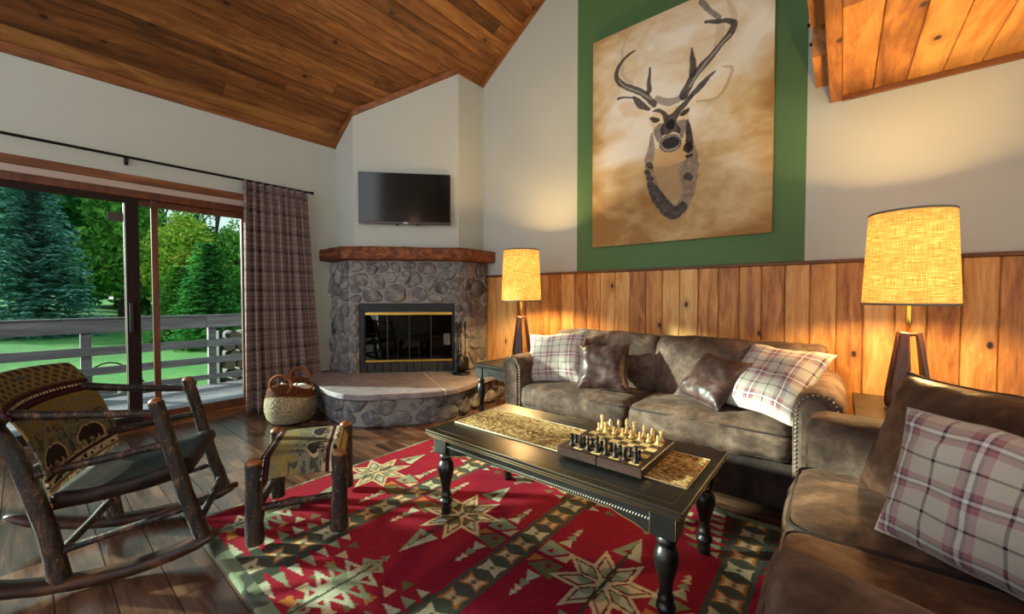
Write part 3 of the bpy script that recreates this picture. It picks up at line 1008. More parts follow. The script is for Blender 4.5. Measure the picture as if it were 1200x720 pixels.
mb = MB(); mb.prism([tuple(p) for p in ins] + [(-3.33, 3.59), (-4.59, 2.3)], 0, HZ - .05, lambda u, v, d: (u, v, d))
mb.build('hearth_core', [M['mortar']], fp, fixn=True)
mb = MB(); r = random.Random(5); seeds = []; t = .06
while t < acc[-1]:
    w = r.uniform(.19, .3)
    seeds.append((t + w * .4, .07 + r.uniform(-.01, .02)))
    seeds.append((t + w * r.uniform(.7, .95), .19 + r.uniform(-.015, .02)))
    t += w
stones(mb, seeds, (0, acc[-1], .0, HZ - .05), lambda u, v, d: onb(u, v, d - .015), .009, .03, .06, 9)
mb.build('hearth_stones', [M['stone']], fp, fixn=True)

# tools on the hearth
tx, ty = -3.215, 3.04
tl = thing('fireplace_tool_set', (tx, ty, HZ), 'black iron fireplace tool set standing on the hearth', 'fireplace tools')
mb = MB(); mb.lathe([(.0, 0), (.095, 0), (.10, .008), (.095, .02), (.03, .028), (0, .028)], (tx, ty, HZ), 20); mb.build('base', [M['black']], tl)
mb = MB(); mb.tube([(tx - .05, ty, HZ + .02), (tx - .05, ty, HZ + .50)], .009, 8); mb.lathe([(0, 0), (.016, .01), (.02, .03), (.012, .05), (0, .06)], (tx - .05, ty, HZ + .5), 10)
mb.tube([(tx - .05, ty - .07, HZ + .46), (tx - .05, ty + .09, HZ + .46)], .006, 6); mb.build('stand', [M['black']], tl)
for i, (dy, kind) in enumerate(((-.055, 'poker'), (.01, 'brush'), (.075, 'shovel'))):
    mb = MB(); x = tx - .02; y = ty + dy
    mb.tube([(x, y, HZ + .1), (x, y, HZ + .5)], .006, 6)
    mb.lathe([(.006, 0), (.013, .02), (.015, .06), (.011, .09), (0, .1)], (x, y, HZ + .48), 10)
    if kind == 'brush': mb.lathe([(.012, .12), (.03, .10), (.055, .02), (.055, -.06), (0, -.06)], (x, y, HZ + .1), 12)
    elif kind == 'shovel': mb.prism([(-.05, .0), (.05, 0), (.055, .1), (.03, .15), (-.03, .15), (-.055, .1)], x - .006, x + .004, lambda u, v, d: (d, y + u, HZ + .03 + v))
    else: mb.tube([(x, y, HZ + .12), (x, y, HZ + .05), (x, y + .03, HZ + .04)], .007, 6)
    mb.build(kind, [M['black']], tl, fixn=True)

# television
tv = thing('television', tuple(fr(.57, 2.24, 0)), 'black flat television mounted on the wall above the mantel', 'television')
mb = MB(); slab3(mb, .075, 1.07, 1.958, 2.52, .045, .085, 0, .005); mb.build('case', [plain('tv_case', '#161516', .4)], tv, fixn=True)
mb = MB(); slab3(mb, .085, 1.06, 1.985, 2.512, .0851, .0865); mb.build('screen', [plain('tv_screen', '#060506', .12)], tv, fixn=True)
mb = MB(); slab3(mb, .075, 1.07, 1.955, 1.98, .082, .09, 0, .003); mb.build('bottom_bezel', [plain('tv_bezel', '#4a4442', .3, metal=.6)], tv, fixn=True)
mb = MB(); slab3(mb, .55, .60, 1.962, 1.974, .0901, .0908); mb.build('logo', [plain('tv_logo', '#c8c4c0', .3, metal=.5)], tv, fixn=True)
for s_a in (.47, .69):
    mb = MB(); slab3(mb, s_a, s_a + .03, 1.944, 1.957, .06, .085); mb.build('sensor', [M['black']], tv, fixn=True)
mb = MB(); slab3(mb, .35, .8, 2.05, 2.4, .003, .046); mb.build('wall_bracket', [M['black']], tv, fixn=True)

# ------------------------------------------------------------------ raster helpers for woven / painted patterns (numpy)
def npgrid(name, P, col, mat, parent=None, loc=(0, 0, 0), extra=None):
    """P: (ny, nx, 3) points, col: (ny, nx, 3) linear colours -> one smooth grid mesh with a colour attribute"""
    ny, nx = P.shape[:2]
    off = np.array(parent['_o'] if parent is not None else loc)
    v = (P.reshape(-1, 3) - off).astype(np.float32)
    i = np.arange(ny * nx).reshape(ny, nx)
    q = np.stack([i[:-1, :-1], i[:-1, 1:], i[1:, 1:], i[1:, :-1]], -1).reshape(-1, 4)
    me = bpy.data.meshes.new(name)
    me.vertices.add(len(v)); me.vertices.foreach_set('co', v.ravel())
    me.loops.add(q.size); me.loops.foreach_set('vertex_index', q.ravel().astype(np.int32))
    me.polygons.add(len(q)); me.polygons.foreach_set('loop_start', np.arange(0, q.size, 4, dtype=np.int32))
    me.polygons.foreach_set('use_smooth', np.ones(len(q), dtype=bool))
    me.update(calc_edges=True); me.validate()
    if col is not None:
        ca = me.color_attributes.new('Col', 'FLOAT_COLOR', 'POINT')
        c4 = np.ones((len(v), 4), dtype=np.float32); c4[:, :3] = col.reshape(-1, 3); ca.data.foreach_set('color', c4.ravel())
    me.materials.append(mat)
    o = bpy.data.objects.new(name, me); C.objects.link(o)
    if parent is not None: o.parent = parent; o['_o'] = parent['_o']
    else: o.location = loc; o['_o'] = tuple(loc)
    return o


def L3(h): return np.array(lin(h)[:3])


def inpoly(X, Y, poly):
    ins = np.zeros(X.shape, bool); n = len(poly)
    for k in range(n):
        x0, y0 = poly[k - 1]; x1, y1 = poly[k]
        if y0 == y1: continue
        c = ((y0 > Y) != (y1 > Y)) & (X < (x1 - x0) * (Y - y0) / (y1 - y0) + x0)
        ins ^= c
    return ins


def paint(img, X, Y, poly, col, a=1.0):
    xs = [p[0] for p in poly]; ys = [p[1] for p in poly]
    m = (X >= min(xs)) & (X <= max(xs)) & (Y >= min(ys)) & (Y <= max(ys))
    if not m.any(): return
    k = inpoly(X[m], Y[m], poly)
    s = img[m]; s[k] = s[k] * (1 - a) + np.asarray(col) * a; img[m] = s


def fbm(X, Y, sc, octv=4, seed=0):
    rg = np.random.default_rng(seed); out = np.zeros(X.shape); amp = 1; tot = 0
    for o in range(octv):
        g = rg.random((64, 64)); x = X * sc * 2 ** o; y = Y * sc * 2 ** o
        xi = np.floor(x).astype(int); yi = np.floor(y).astype(int); fx = x - xi; fy = y - yi
        fx = fx * fx * (3 - 2 * fx); fy = fy * fy * (3 - 2 * fy)
        a = g[yi % 64, xi % 64]; b = g[yi % 64, (xi + 1) % 64]; c = g[(yi + 1) % 64, xi % 64]; d = g[(yi + 1) % 64, (xi + 1) % 64]
        out += amp * ((a * (1 - fx) + b * fx) * (1 - fy) + (c * (1 - fx) + d * fx) * fy); tot += amp; amp *= .55
    return out / tot


def attr_mat(name, rough=.9, bs=400, bst=.6, bd=.004, var=.35, vs=90, spec=.15, sheen=0.0):
    t = NT(name); o = t.obj(); nz = t.noise(o, vs, 3, .6)
    c = t.mix(t.mt('MULTIPLY', nz, var), t.attr(), t.mix(1, t.attr(), (.35, .35, .35, 1), 'MULTIPLY'))
    return t.fin(c, rough, t.bump(t.noise(o, bs, 3, .7), bst, bd), Specular_IOR_Level=spec, Sheen_Weight=sheen)


# ------------------------------------------------------------------ rug
RX0, RX1, RY0, RY1 = -2.54, .32, .51, 2.355
rc = {k: L3(v) for k, v in dict(red='#9c2536', dk='#54584c', sage='#93a07f', lt='#c3c4a6', cream='#d8c29a', orange='#c27a3c', olive='#6d7048', bdk='#454a3e', br='#6e1420').items()}
dx = .0052
nx = int((RX1 - RX0) / dx) + 1; ny = int((RY1 - RY0) / dx) + 1
gx, gy = np.meshgrid(np.linspace(RX0, RX1, nx), np.linspace(RY0, RY1, ny))
wx = gx + .004 * (fbm(gx, gy, 60, 2, 1) - .5); wy = gy + .004 * (fbm(gx, gy, 60, 2, 2) - .5)
img = np.tile(rc['red'], (ny, nx, 1)).astype(float)
YC = (RY0 + RY1) / 2
bands = [-1.9, -1.115, -.31]; stars = [-2.31, -1.515, -.71, .08]


def P_(poly, c, both=True, xm=None):
    """paint in the rug and its mirror image about the middle line"""
    paint(img, wx, wy, poly, rc[c])
    if both: paint(img, wx, wy, [(x, 2 * YC - y) for x, y in poly], rc[c])


for bx in bands:
    P_([(bx - .068, RY0), (bx + .068, RY0), (bx + .068, RY1), (bx - .068, RY1)], 'dk', False)
    for sg in (-1, 1):
        # serrated wings at both ends of the band
        for k in range(7):
            y = RY0 + .045 + k * .062; w = .20 - k * .022
            P_([(bx + sg * .066, y - .01), (bx + sg * (.066 + w * .55), y + .012), (bx + sg * .066, y + .058)], 'bdk')
            P_([(bx + sg * (.066 + w * .35), y), (bx + sg * (.075 + w), y + .022), (bx + sg * (.066 + w * .35), y + .044)], 'sage' if k % 2 else 'lt')
        for k in range(6):
            y = RY0 + .07 + k * .066; w = .27 - k * .03
            P_([(bx + sg * (.08 + w * .8), y), (bx + sg * (.09 + w * 1.15), y + .03), (bx + sg * (.08 + w * .8), y + .05)], ('orange', 'cream', 'olive')[k % 3])
        # blocks with chains of triangles
        cx = bx + sg * .152; h = .115; w = .072
        P_([(cx - w, YC - h), (cx + w, YC - h), (cx + w, YC + h), (cx - w, YC + h)], 'red', False)
        P_([(cx - w, YC + .012), (cx - w, YC + h), (cx + w * .8, YC + h * .75), (cx - w * .1, YC + .012)], 'sage', False)
        P_([(cx + w, YC - .012), (cx + w, YC - h), (cx - w * .8, YC - h * .75), (cx + w * .1, YC - .012)], 'olive', False)
        P_([(cx + w, YC + .012), (cx + w, YC + h * .7), (cx + w * .15, YC + .012)], 'cream', False)
        P_([(cx - w, YC - .012), (cx - w, YC - h * .7), (cx - w * .15, YC - .012)], 'orange', False)
        P_([(cx - w * .6, YC + h * .3), (cx - w * .1, YC + h * .3), (cx - w * .35, YC + h * .62)], 'red', False)
        P_([(cx + w * .6, YC - h * .3), (cx + w * .1, YC - h * .3), (cx + w * .35, YC - h * .62)], 'red', False)
        y = YC + h + .004; s_ = .062
        for k in range(4):
            P_([(cx - s_ * .5, y), (cx + s_ * .55, y), (cx + s_ * .1, y + s_)], ('lt', 'sage', 'cream', 'lt')[k]); y += s_ * .88; s_ *= .78
    k = 0; y = RY0 + .075
    while y < RY1 - .03:
        bo = lambda a, b, c: [(bx - a, y - b), (bx, y - c), (bx + a, y - b), (bx + a * .86, y), (bx + a, y + b), (bx, y + c), (bx - a, y + b), (bx - a * .86, y)]
        P_(bo(.05, .040, .017), 'orange' if k % 3 else 'cream', False); P_(bo(.037, .028, .009), 'cream' if k % 3 else 'lt', False)
        P_([(bx - .015, y), (bx, y - .012), (bx + .015, y), (bx, y + .012)], 'olive', False)
        y += .1065; k += 1
for i, sx in enumerate(stars):
    a0 = PI / 8
    ro, ri = .225, .118
    st8 = lambda o, q: [((sx + (o if k % 2 == 0 else q) * math.cos(a0 + k * PI / 8)), YC + (o if k % 2 == 0 else q) * math.sin(a0 + k * PI / 8)) for k in range(16)]
    P_(st8(ro, ri), 'cream', False)
    for k in range(8):                      # diamond points with red outline, half sage half cream
        a = a0 + k * PI / 4
        pt = lambda r_, da: (sx + r_ * math.cos(a + da), YC + r_ * math.sin(a + da))
        P_([pt(.028, 0), pt(.098, -.36), pt(.184, 0), pt(.098, .36)], 'br', False)
        P_([pt(.040, 0), pt(.096, -.27), pt(.166, 0), pt(.096, .27)], 'lt' if k % 2 else 'cream', False)
        P_([pt(.040, 0), pt(.096, -.27), pt(.112, -.2), pt(.085, .2), pt(.07, .2)], 'olive' if i % 2 else 'sage', False)
    P_([(sx - .006, YC - .24), (sx + .006, YC - .24), (sx + .006, YC + .24), (sx - .006, YC + .24)], 'bdk', False)
    # arrow heads beyond the star
    y = YC + .215
    P_([(sx - .066, y), (sx + .066, y + .0), (sx + .004, y + .175)], 'lt'); P_([(sx - .066, y), (sx, y), (sx + .004, y + .175)], 'sage')
    P_([(sx - .03, y + .03), (sx + .012, y + .03), (sx, y + .075)], 'red'); P_([(sx - .006, y), (sx + .006, y), (sx + .004, y + .16)], 'bdk')
    # serrated pine at each end
    by = RY0 + .065
    for k in range(6):
        w = (.05, .10, .165, .185, .13, .075)[k]; yy = by + k * .058
        for sg in (-1, 1):
            P_([(sx + sg * .006, yy), (sx + sg * w, yy + .055), (sx + sg * .006, yy + .085)], ('sage', 'lt', 'lt', 'sage', 'lt', 'sage')[k])
            P_([(sx + sg * w * .3, yy + .03), (sx + sg * w * .62, yy + .05), (sx + sg * w * .3, yy + .06)], 'red')
    P_([(sx - .007, RY0 + .06), (sx + .007, RY0 + .06), (sx + .005, by + .40), (sx - .005, by + .40)], 'dk')
    for k in range(3):
        yy = by + .33 + k * .03; w = .04 - k * .008
        P_([(sx - w, yy), (sx, yy + .014), (sx + w, yy), (sx, yy + .035)], 'sage')
b = .055
m = (gx < RX0 + .03) | (gy < RY0 + b) | (gx > RX1 - .03) | (gy > RY1 - b); img[m] = rc['sage'] * .8
m2 = m & (fbm(gx, gy, 6, 3, 5) > .52); img[m2] = rc['dk']
m = (gx < RX0 + .012) | (gy > RY1 - .014); img[m] = rc['lt']
img *= (.82 + .36 * fbm(gx, gy, 90, 2, 8))[..., None]
ed = np.minimum(np.minimum(gx - RX0, RX1 - gx), np.minimum(gy - RY0, RY1 - gy))
gz_ = .013 * np.clip(ed / .012, 0, 1) ** .5 + .0022 * (fbm(gx, gy, 130, 2, 4) - .5) - .001
rug = npgrid('rug', np.stack([gx, gy, gz_], -1), img, attr_mat('rug_wool', .95, 260, .9, .006, .5, 160, .05), loc=(-1.11, YC, 0))
tag(rug, 'red wool rug with cream stars and dark green bands of hourglass shapes', 'rug')
RZ = .0125

# ------------------------------------------------------------------ deer painting
DEER=[('p','pale',[(0.911,1.163),(1.062,1.248),(1.193,1.32),(1.21,1.301),(1.171,1.186),(1.1,1.104),(0.976,1.109)]),('s','tan',[(0.95,1.121,0.0074),(1.124,1.097,0.0093),(1.182,1.208,0.0111),(1.222,1.316,0.013),(1.151,1.338,0.0074)]),('p','earl',[(0.249,1.305),(0.346,1.322),(0.456,1.243),(0.518,1.167),(0.442,1.136),(0.315,1.179)]),('s','faint',[(0.381,1.945,0.0074),(0.318,1.858,0.0148),(0.291,1.748,0.0167),(0.296,1.625,0.0185),(0.321,1.526,0.0167),(0.4,1.462,0.0111)]),('s','faint2',[(1.223,1.691,0.0241),(1.204,1.763,0.0223),(1.18,1.838,0.013)]),('s','faint2',[(1.101,1.529,0.0315),(1.124,1.631,0.0315),(1.114,1.712,0.0223)]),('s','grey',[(1.111,1.737,0.0185),(1.043,1.815,0.0204),(0.992,1.897,0.0223),(0.977,1.92,0.0241)]),('s','skull',[(0.621,1.245,0.0278),(0.735,1.181,0.0334),(0.844,1.197,0.0315)]),('s','dark',[(0.599,1.208,0.026),(0.532,1.309,0.0278),(0.424,1.394,0.0278),(0.297,1.473,0.0278),(0.239,1.554,0.0241),(0.246,1.627,0.0185),(0.295,1.693,0.0148),(0.359,1.73,0.0111),(0.421,1.743,0.0065)]),('s','skull',[(0.577,1.265,0.0074),(0.44,1.374,0.0074),(0.313,1.456,0.0074),(0.264,1.53,0.0056)]),('s','dark',[(0.55,1.335,0.0241),(0.553,1.432,0.0148),(0.554,1.534,0.0083)]),('s','dark',[(0.851,1.209,0.0427),(0.896,1.303,0.0334),(0.947,1.367,0.0334),(1.047,1.438,0.0278),(1.131,1.524,0.026),(1.201,1.592,0.026),(1.229,1.638,0.0241),(1.176,1.686,0.0204),(1.093,1.711,0.0167),(1.013,1.743,0.013)]),('s','skull',[(0.896,1.276,0.0093),(0.973,1.372,0.0093),(1.096,1.486,0.0093),(1.189,1.578,0.0074)]),('s','dark',[(0.915,1.358,0.026),(0.918,1.459,0.026),(0.909,1.571,0.0074)]),('s','dark',[(0.897,1.178,0.013),(0.974,1.237,0.0297),(1.036,1.296,0.0185),(1.091,1.327,0.0056)]),('s','dark',[(0.412,1.324,0.0148),(0.472,1.246,0.039),(0.548,1.184,0.0167)]),('s','dark',[(0.262,1.36,0.013),(0.33,1.354,0.0074),(0.401,1.326,0.0074)]),('p','cream',[(0.546,1.116),(0.671,1.138),(0.83,1.14),(0.906,1.101),(0.892,1.019),(0.863,0.925),(0.833,0.838),(0.803,0.765),(0.74,0.76),(0.675,0.795),(0.633,0.887),(0.59,0.997),(0.564,1.037)]),('p','neck',[(0.581,0.999),(0.549,0.84),(0.515,0.73),(0.525,0.576),(0.57,0.401),(0.63,0.275),(0.729,0.18),(0.809,0.178),(0.885,0.233),(0.943,0.389),(0.978,0.57),(0.97,0.68),(0.931,0.814),(0.892,1.012),(0.863,0.894),(0.856,0.816),(0.895,0.728),(0.88,0.684),(0.865,0.672),(0.812,0.651),(0.805,0.573),(0.837,0.439),(0.838,0.375),(0.784,0.278),(0.678,0.417),(0.628,0.524),(0.593,0.68),(0.612,0.792),(0.604,0.894)]),('p','chest',[(0.613,0.693),(0.819,0.666),(0.837,0.471),(0.838,0.375),(0.784,0.278),(0.711,0.362),(0.628,0.524)]),('p','throat',[(0.617,0.824),(0.675,0.803),(0.74,0.76),(0.818,0.786),(0.856,0.832),(0.883,0.684),(0.819,0.653),(0.725,0.645),(0.643,0.657),(0.603,0.712)]),('p','blotch',[(0.534,0.558),(0.603,0.529),(0.727,0.36),(0.784,0.27),(0.853,0.341),(0.9,0.27),(0.816,0.182),(0.729,0.183),(0.63,0.292),(0.57,0.401)]),('s','blotch',[(0.557,0.689,0.0276),(0.581,0.664,0.0193)]),('s','blotch',[(0.535,0.635,0.0233),(0.559,0.61,0.0163)]),('s','blotch',[(0.56,0.58,0.0233),(0.584,0.555,0.0163)]),('s','blotch',[(0.888,0.531,0.0318),(0.909,0.508,0.0223)]),('s','blotch',[(0.584,0.492,0.0318),(0.608,0.468,0.0223)]),('p','dark',[(0.87,0.986),(0.892,1.012),(0.931,0.814),(0.917,0.739),(0.872,0.765),(0.86,0.863)]),('s','black',[(0.887,0.77,0.0424),(0.895,0.757,0.0382)]),('s','black',[(0.877,0.693,0.0127),(0.922,0.694,0.0127)]),('p','grey',[(0.59,1.005),(0.672,1.04),(0.698,0.944),(0.666,0.887),(0.641,0.865),(0.599,0.936)]),('p','grey',[(0.785,1.01),(0.88,1.015),(0.866,0.924),(0.836,0.845),(0.809,0.891)]),('p','dark',[(0.572,1.151),(0.613,1.168),(0.663,1.157),(0.72,1.1),(0.713,1.037),(0.681,1.03),(0.672,1.098),(0.63,1.137)]),('p','dark',[(0.712,1.094),(0.744,1.082),(0.83,1.14),(0.905,1.195),(0.942,1.199),(0.891,1.129),(0.823,1.071),(0.788,1.009),(0.835,0.932),(0.814,0.89),(0.77,0.925),(0.722,0.91),(0.665,0.92),(0.648,0.965),(0.685,1.037)]),('p','black',[(0.705,1.031),(0.753,1.051),(0.788,1.009),(0.769,0.95),(0.73,0.952),(0.697,0.985)]),('p','black',[(0.552,1.098),(0.597,1.104),(0.652,1.059),(0.626,1.036),(0.583,1.058)]),('p','black',[(0.812,1.053),(0.846,1.085),(0.903,1.093),(0.889,1.05),(0.849,1.036)]),('p','dark',[(0.833,0.825),(0.826,0.798),(0.807,0.776),(0.778,0.763),(0.743,0.761),(0.707,0.771),(0.676,0.79),(0.655,0.817),(0.648,0.847),(0.655,0.875),(0.675,0.897),(0.706,0.909),(0.741,0.91),(0.776,0.9),(0.806,0.88),(0.826,0.854)]),('p','skull',[(0.821,0.825),(0.815,0.801),(0.798,0.782),(0.773,0.771),(0.743,0.769),(0.712,0.778),(0.685,0.795),(0.668,0.818),(0.661,0.844),(0.667,0.868),(0.685,0.887),(0.711,0.898),(0.741,0.899),(0.772,0.89),(0.797,0.873),(0.814,0.85)]),('p','black',[(0.817,0.831),(0.812,0.814),(0.797,0.8),(0.774,0.792),(0.746,0.791),(0.717,0.798),(0.693,0.811),(0.677,0.829),(0.671,0.849),(0.676,0.867),(0.692,0.881),(0.717,0.888),(0.745,0.888),(0.773,0.881),(0.796,0.868),(0.812,0.85)])]
pc = {k: L3(v) for k, v in dict(pale='#e6d6b8', tan='#a98a63', earl='#d8b98c', faint='#b3a692', faint2='#c0a583', grey='#6f6866', skull='#9a938d', dark='#3d383b', cream='#dcc39c', neck='#85766a', chest='#a98d6c', throat='#cfa878', blotch='#453f3f', black='#1d191b').items()}
PX0, PW, PZ0, PH = -1.9, 1.488, 1.634, 1.975
nx, ny = 330, 430
u, v = np.meshgrid(np.linspace(0, PW, nx), np.linspace(0, PH, ny))
f = fbm(u + .35 * fbm(u, v, 1.5, 3, 3), v * 1.7 + .3 * fbm(u, v, 2, 3, 4), 1.9, 5, 21)
cxy = np.exp(-(((u - .72) / .55) ** 2 + ((v - 1.45) / .55) ** 2))
edg = np.clip(np.minimum(np.minimum(u, PW - u), np.minimum(v, PH - v)) / .16, 0, 1)
k = np.clip(1.05 + .55 * cxy + 2.7 * (f - .5) - .62 * (1 - v / PH) - .4 * (1 - edg), 0, 1.5)
stops = [(0, '#9a7444'), (.35, '#b59463'), (.7, '#ccb186'), (1.0, '#d9c7a6'), (1.5, '#e8e2d4')]
xs = [s_[0] for s_ in stops]; cs = np.array([L3(s_[1]) for s_ in stops])
img = np.stack([np.interp(k, xs, cs[:, j]) for j in range(3)], -1)
wob = .02
wu = u + wob * (fbm(u, v, 14, 3, 31) - .5); wv = v + wob * (fbm(u, v, 14, 3, 32) - .5)
mot = fbm(u, v, 30, 3, 33)
def chaik(q, closed=True):
    o = []
    for a, b in zip(q, q[1:] + q[:1]): o += [tuple(a[i] * .78 + b[i] * .22 for i in range(len(a))), tuple(a[i] * .22 + b[i] * .78 for i in range(len(a)))]
    return o


def chs(q):
    o = [q[0]]
    for a, b in zip(q, q[1:]): o += [tuple(a[i] * .75 + b[i] * .25 for i in range(len(a))), tuple(a[i] * .25 + b[i] * .75 for i in range(len(a)))]
    return o + [q[-1]]


DEER = [(k_, c_, chaik(q_) if k_ == 'p' else chs(chs(q_))) for k_, c_, q_ in DEER]
for kind, cn, pts in DEER:
    al = {'faint': .55, 'faint2': .5, 'pale': .6, 'tan': .6, 'earl': .45, 'grey': .85, 'chest': .7, 'neck': .85, 'throat': .7, 'cream': .75}.get(cn, .93)
    lay = np.zeros(u.shape + (1,))
    if kind == 'p': paint(lay, wu, wv, pts, [1.0])
    else:
        for (x0, y0, r0), (x1, y1, r1) in zip(pts, pts[1:]):
            d2 = max(1e-9, (x1 - x0) ** 2 + (y1 - y0) ** 2)
            tt = np.clip(((wu - x0) * (x1 - x0) + (wv - y0) * (y1 - y0)) / d2, 0, 1)
            dd = np.hypot(wu - x0 - tt * (x1 - x0), wv - y0 - tt * (y1 - y0)); rr = r0 + (r1 - r0) * tt
            lay[..., 0] = np.maximum(lay[..., 0], np.clip((rr - dd) / .004 + .5, 0, 1))
    c = pc[cn]
    if cn in ('dark', 'neck', 'blotch', 'grey'):
        c = c[None, None, :] * (.7 + .75 * np.clip(mot * 1.8 - .45, 0, 1.3))[..., None]
    img = img * (1 - lay * al) + c * lay * al
ptg = thing('deer_painting', (PX0 + PW / 2, 3.6, PZ0), 'large unframed canvas painting of a stag head hanging on the green wall', 'painting')
npgrid('painted_canvas', np.stack([u + PX0, np.full_like(u, 3.5538), v + PZ0], -1), img, attr_mat('canvas_paint', .75, 500, .2, .002, .12, 40, .2), ptg)
mb = MB(); mb.box((PX0, 3.554, PZ0), (PX0 + PW, YB - .003, PZ0 + PH), 0, .003); mb.build('stretched_canvas', [plain('canvas_edge', '#b89a6a', .85)], ptg)

# ------------------------------------------------------------------ lodge blanket with bears (shared by rocker and stool)
fc = {k: L3(v) for k, v in dict(ochre='#85703c', dgreen='#45463a', tan='#b39c78', bear='#2e2320', mar='#4d1626', cream='#c9bf9f', grey='#716c58', blk='#1f1718', sand='#a08a58').items()}
BEAR = [(0, .42), (.03, .55), (.1, .66), (.2, .72), (.3, .8), (.42, .86), (.55, .84), (.7, .86), (.85, .8), (.95, .66), (1.0, .45), (.98, .2), (1.0, 0), (.86, 0), (.84, .18), (.78, .3), (.74, .12), (.76, 0),
        (.62, 0), (.6, .2), (.5, .3), (.42, .28), (.38, .1), (.4, 0), (.26, 0), (.26, .2), (.22, .34), (.14, .32), (.06, .32)]
PINE = [(.5, 1), (.62, .8), (.56, .8), (.72, .58), (.6, .58), (.85, .32), (.66, .32), (1, .08), (.56, .08), (.56, 0), (.44, 0), (.44, .08), (0, .08), (.34, .32), (.15, .32), (.4, .58), (.28, .58), (.44, .8), (.38, .8)]


def blanket(U, Vv, nb=2.0, ph=0.0):
    """U along the width (bears repeat nb times), Vv from the top of the weave (0) to its bottom (1)"""
    im = np.tile(fc['ochre'], U.shape + (1,)).astype(float)
    w = fbm(U * 2, Vv, 14, 3, 41); ww = fbm(U, Vv * 8, 10, 2, 42)
    def bandc(a, b, c): im[(Vv >= a) & (Vv < b)] = fc[c]
    bandc(0, .17, 'dgreen')
    zz = np.abs(((U * nb * 6) % 1) - .5) * 2; zz2 = np.abs(((Vv / .085) % 1) - .5) * 2
    m_ = (Vv < .16) & (np.abs(zz - zz2) < .36) ; im[m_] = fc['ochre']
    m_ = (Vv < .16) & (np.abs(zz - zz2) > .8); im[m_] = fc['mar']
    bandc(.17, .19, 'mar'); bandc(.19, .205, 'blk'); bandc(.205, .225, 'cream')
    m_ = (Vv >= .205) & (Vv < .225) & (((U * nb * 14) % 1) < .4); im[m_] = fc['mar']
    bandc(.225, .245, 'blk'); bandc(.245, .262, 'mar'); bandc(.262, .285, 'blk')
    m_ = (Vv > .30) & (Vv < .50) & (ww > .56); im[m_] = fc['grey']
    edge = .50 + .05 * (w - .5) * 2
    m_ = (Vv > .44) & (w + (Vv - .44) * 3 > .62) & (Vv < .84); im[m_] = fc['grey']
    m_ = (Vv > .46) & (Vv < .84) & (fbm(U, Vv, 26, 3, 44) > .60); im[m_] = fc['dgreen']
    yy = (.84 - Vv)
    for k in range(int(nb) + 2):
        x0 = (k + ph) / nb
        bw, bh = .62 / nb, .235
        paint(im, U, yy, [(x0 - .05 / nb + (bw + .1 / nb) * x, -.01 + (bh + .05) * y) for x, y in BEAR], fc['tan'])
        paint(im, U, yy, [(x0 + bw * x, .02 + bh * y) for x, y in BEAR], fc['bear'])
        for q, s_ in ((.70, .26), (.82, .34), (.93, .22)):
            pw = .14 / nb
            paint(im, U, yy, [(x0 + q / nb + pw * (x - .5), .01 + s_ * y) for x, y in PINE], fc['dgreen'] if s_ > .3 else fc['grey'])
    m_ = (Vv > .80) & (Vv < .84) & (fbm(U, Vv, 30, 2, 47) > .5); im[m_] = fc['tan']
    bandc(.84, .852, 'mar'); bandc(.852, .862, 'blk'); bandc(.862, .874, 'mar'); bandc(.874, .88, 'blk')
    bandc(.88, .965, 'cream')
    m_ = (Vv > .895) & (Vv < .95) & (fbm(U * nb, Vv, 17, 2, 48) > .56); im[m_] = fc['bear']
    bandc(.965, .975, 'mar'); bandc(.975, 1.01, 'sand')
    im *= (.75 + .5 * fbm(U, Vv, 60, 2, 49))[..., None]
    return im


M['blanket'] = attr_mat('bear_blanket', .92, 500, .5, .003, .35, 120, .1)
M['fringe'] = plain('blanket_fringe', '#9a8458', .9, .4, 80)


# ------------------------------------------------------------------ hickory furniture
def bark_mat():
    t = NT('hickory_bark'); o = t.obj()
    a = t.noise(t.map(o, (1, 1, .25)), 30, 5, .65, .6); s_ = t.noise(o, 70, 4, .7)
    col = t.ramp(a, [(.38, '#080504'), (.48, '#1c100b'), (.56, '#372116'), (.66, '#6b4a32')])
    col = t.mix(t.ramp(s_, [(.6, 0.0), (.68, .75)]), col, '#8f7052')
    return t.fin(col, t.mt('ADD', .38, t.mt('MULTIPLY', a, .3)), t.bump(t.mt('ADD', a, t.mt('MULTIPLY', s_, .5)), .8, .008), Specular_IOR_Level=.4)


M['hbark'] = bark_mat()
M['hcut'] = plain('hickory_cut', '#8a5228', .45, .2, 60, var=.35)
M['rockerwood'] = wood('rocker_wood', ['#140b07', '#341d11', '#6e4224'], axis=1, rough=.4, knots=0, isl=False)


def log(mb, pts, r, seed, n=12, dome=True, k=8, both=False):
    """a barked pole with rounded cut ends"""
    pts = [V(p) for p in pts]
    rr = r if isinstance(r, (list, tuple)) else [r] * len(pts)
    P, Q = [], []
    seg = len(pts) - 1
    for i in range(seg):
        m_ = max(2, k // seg)
        for j in range(m_):
            t = j / m_
            P.append(pts[i].lerp(pts[i + 1], t)); Q.append(rr[i] * (1 - t) + rr[i + 1] * t)
    P.append(pts[-1]); Q.append(rr[-1])
    mb.tube(P, Q, n, 0, cap=0, jit=.16, seed=seed)
    for e, d in ((P[0], P[0] - P[1]), (P[-1], P[-1] - P[-2])):
        q = Q[0] if e is P[0] else Q[-1]; d = d.normalized()
        if dome and (both or e is P[-1]): mb.tube([e - d * .004, e + d * q * .3, e + d * q * .58, e + d * q * .72], [q * .985, q * .88, q * .55, q * .12], n, 1, smcap=True)
        else: mb.tube([e - d * .002, e + d * .002], [q * .99, q * .93], n, 0, capmi=1)


lat = V((-.916, .402, 0)); fwd = V((.402, .916, 0)); base = V((-2.297, .11, 0))
CW = .50


def cp(u, w, z): return base + fwd * u + lat * w + V((0, 0, z))


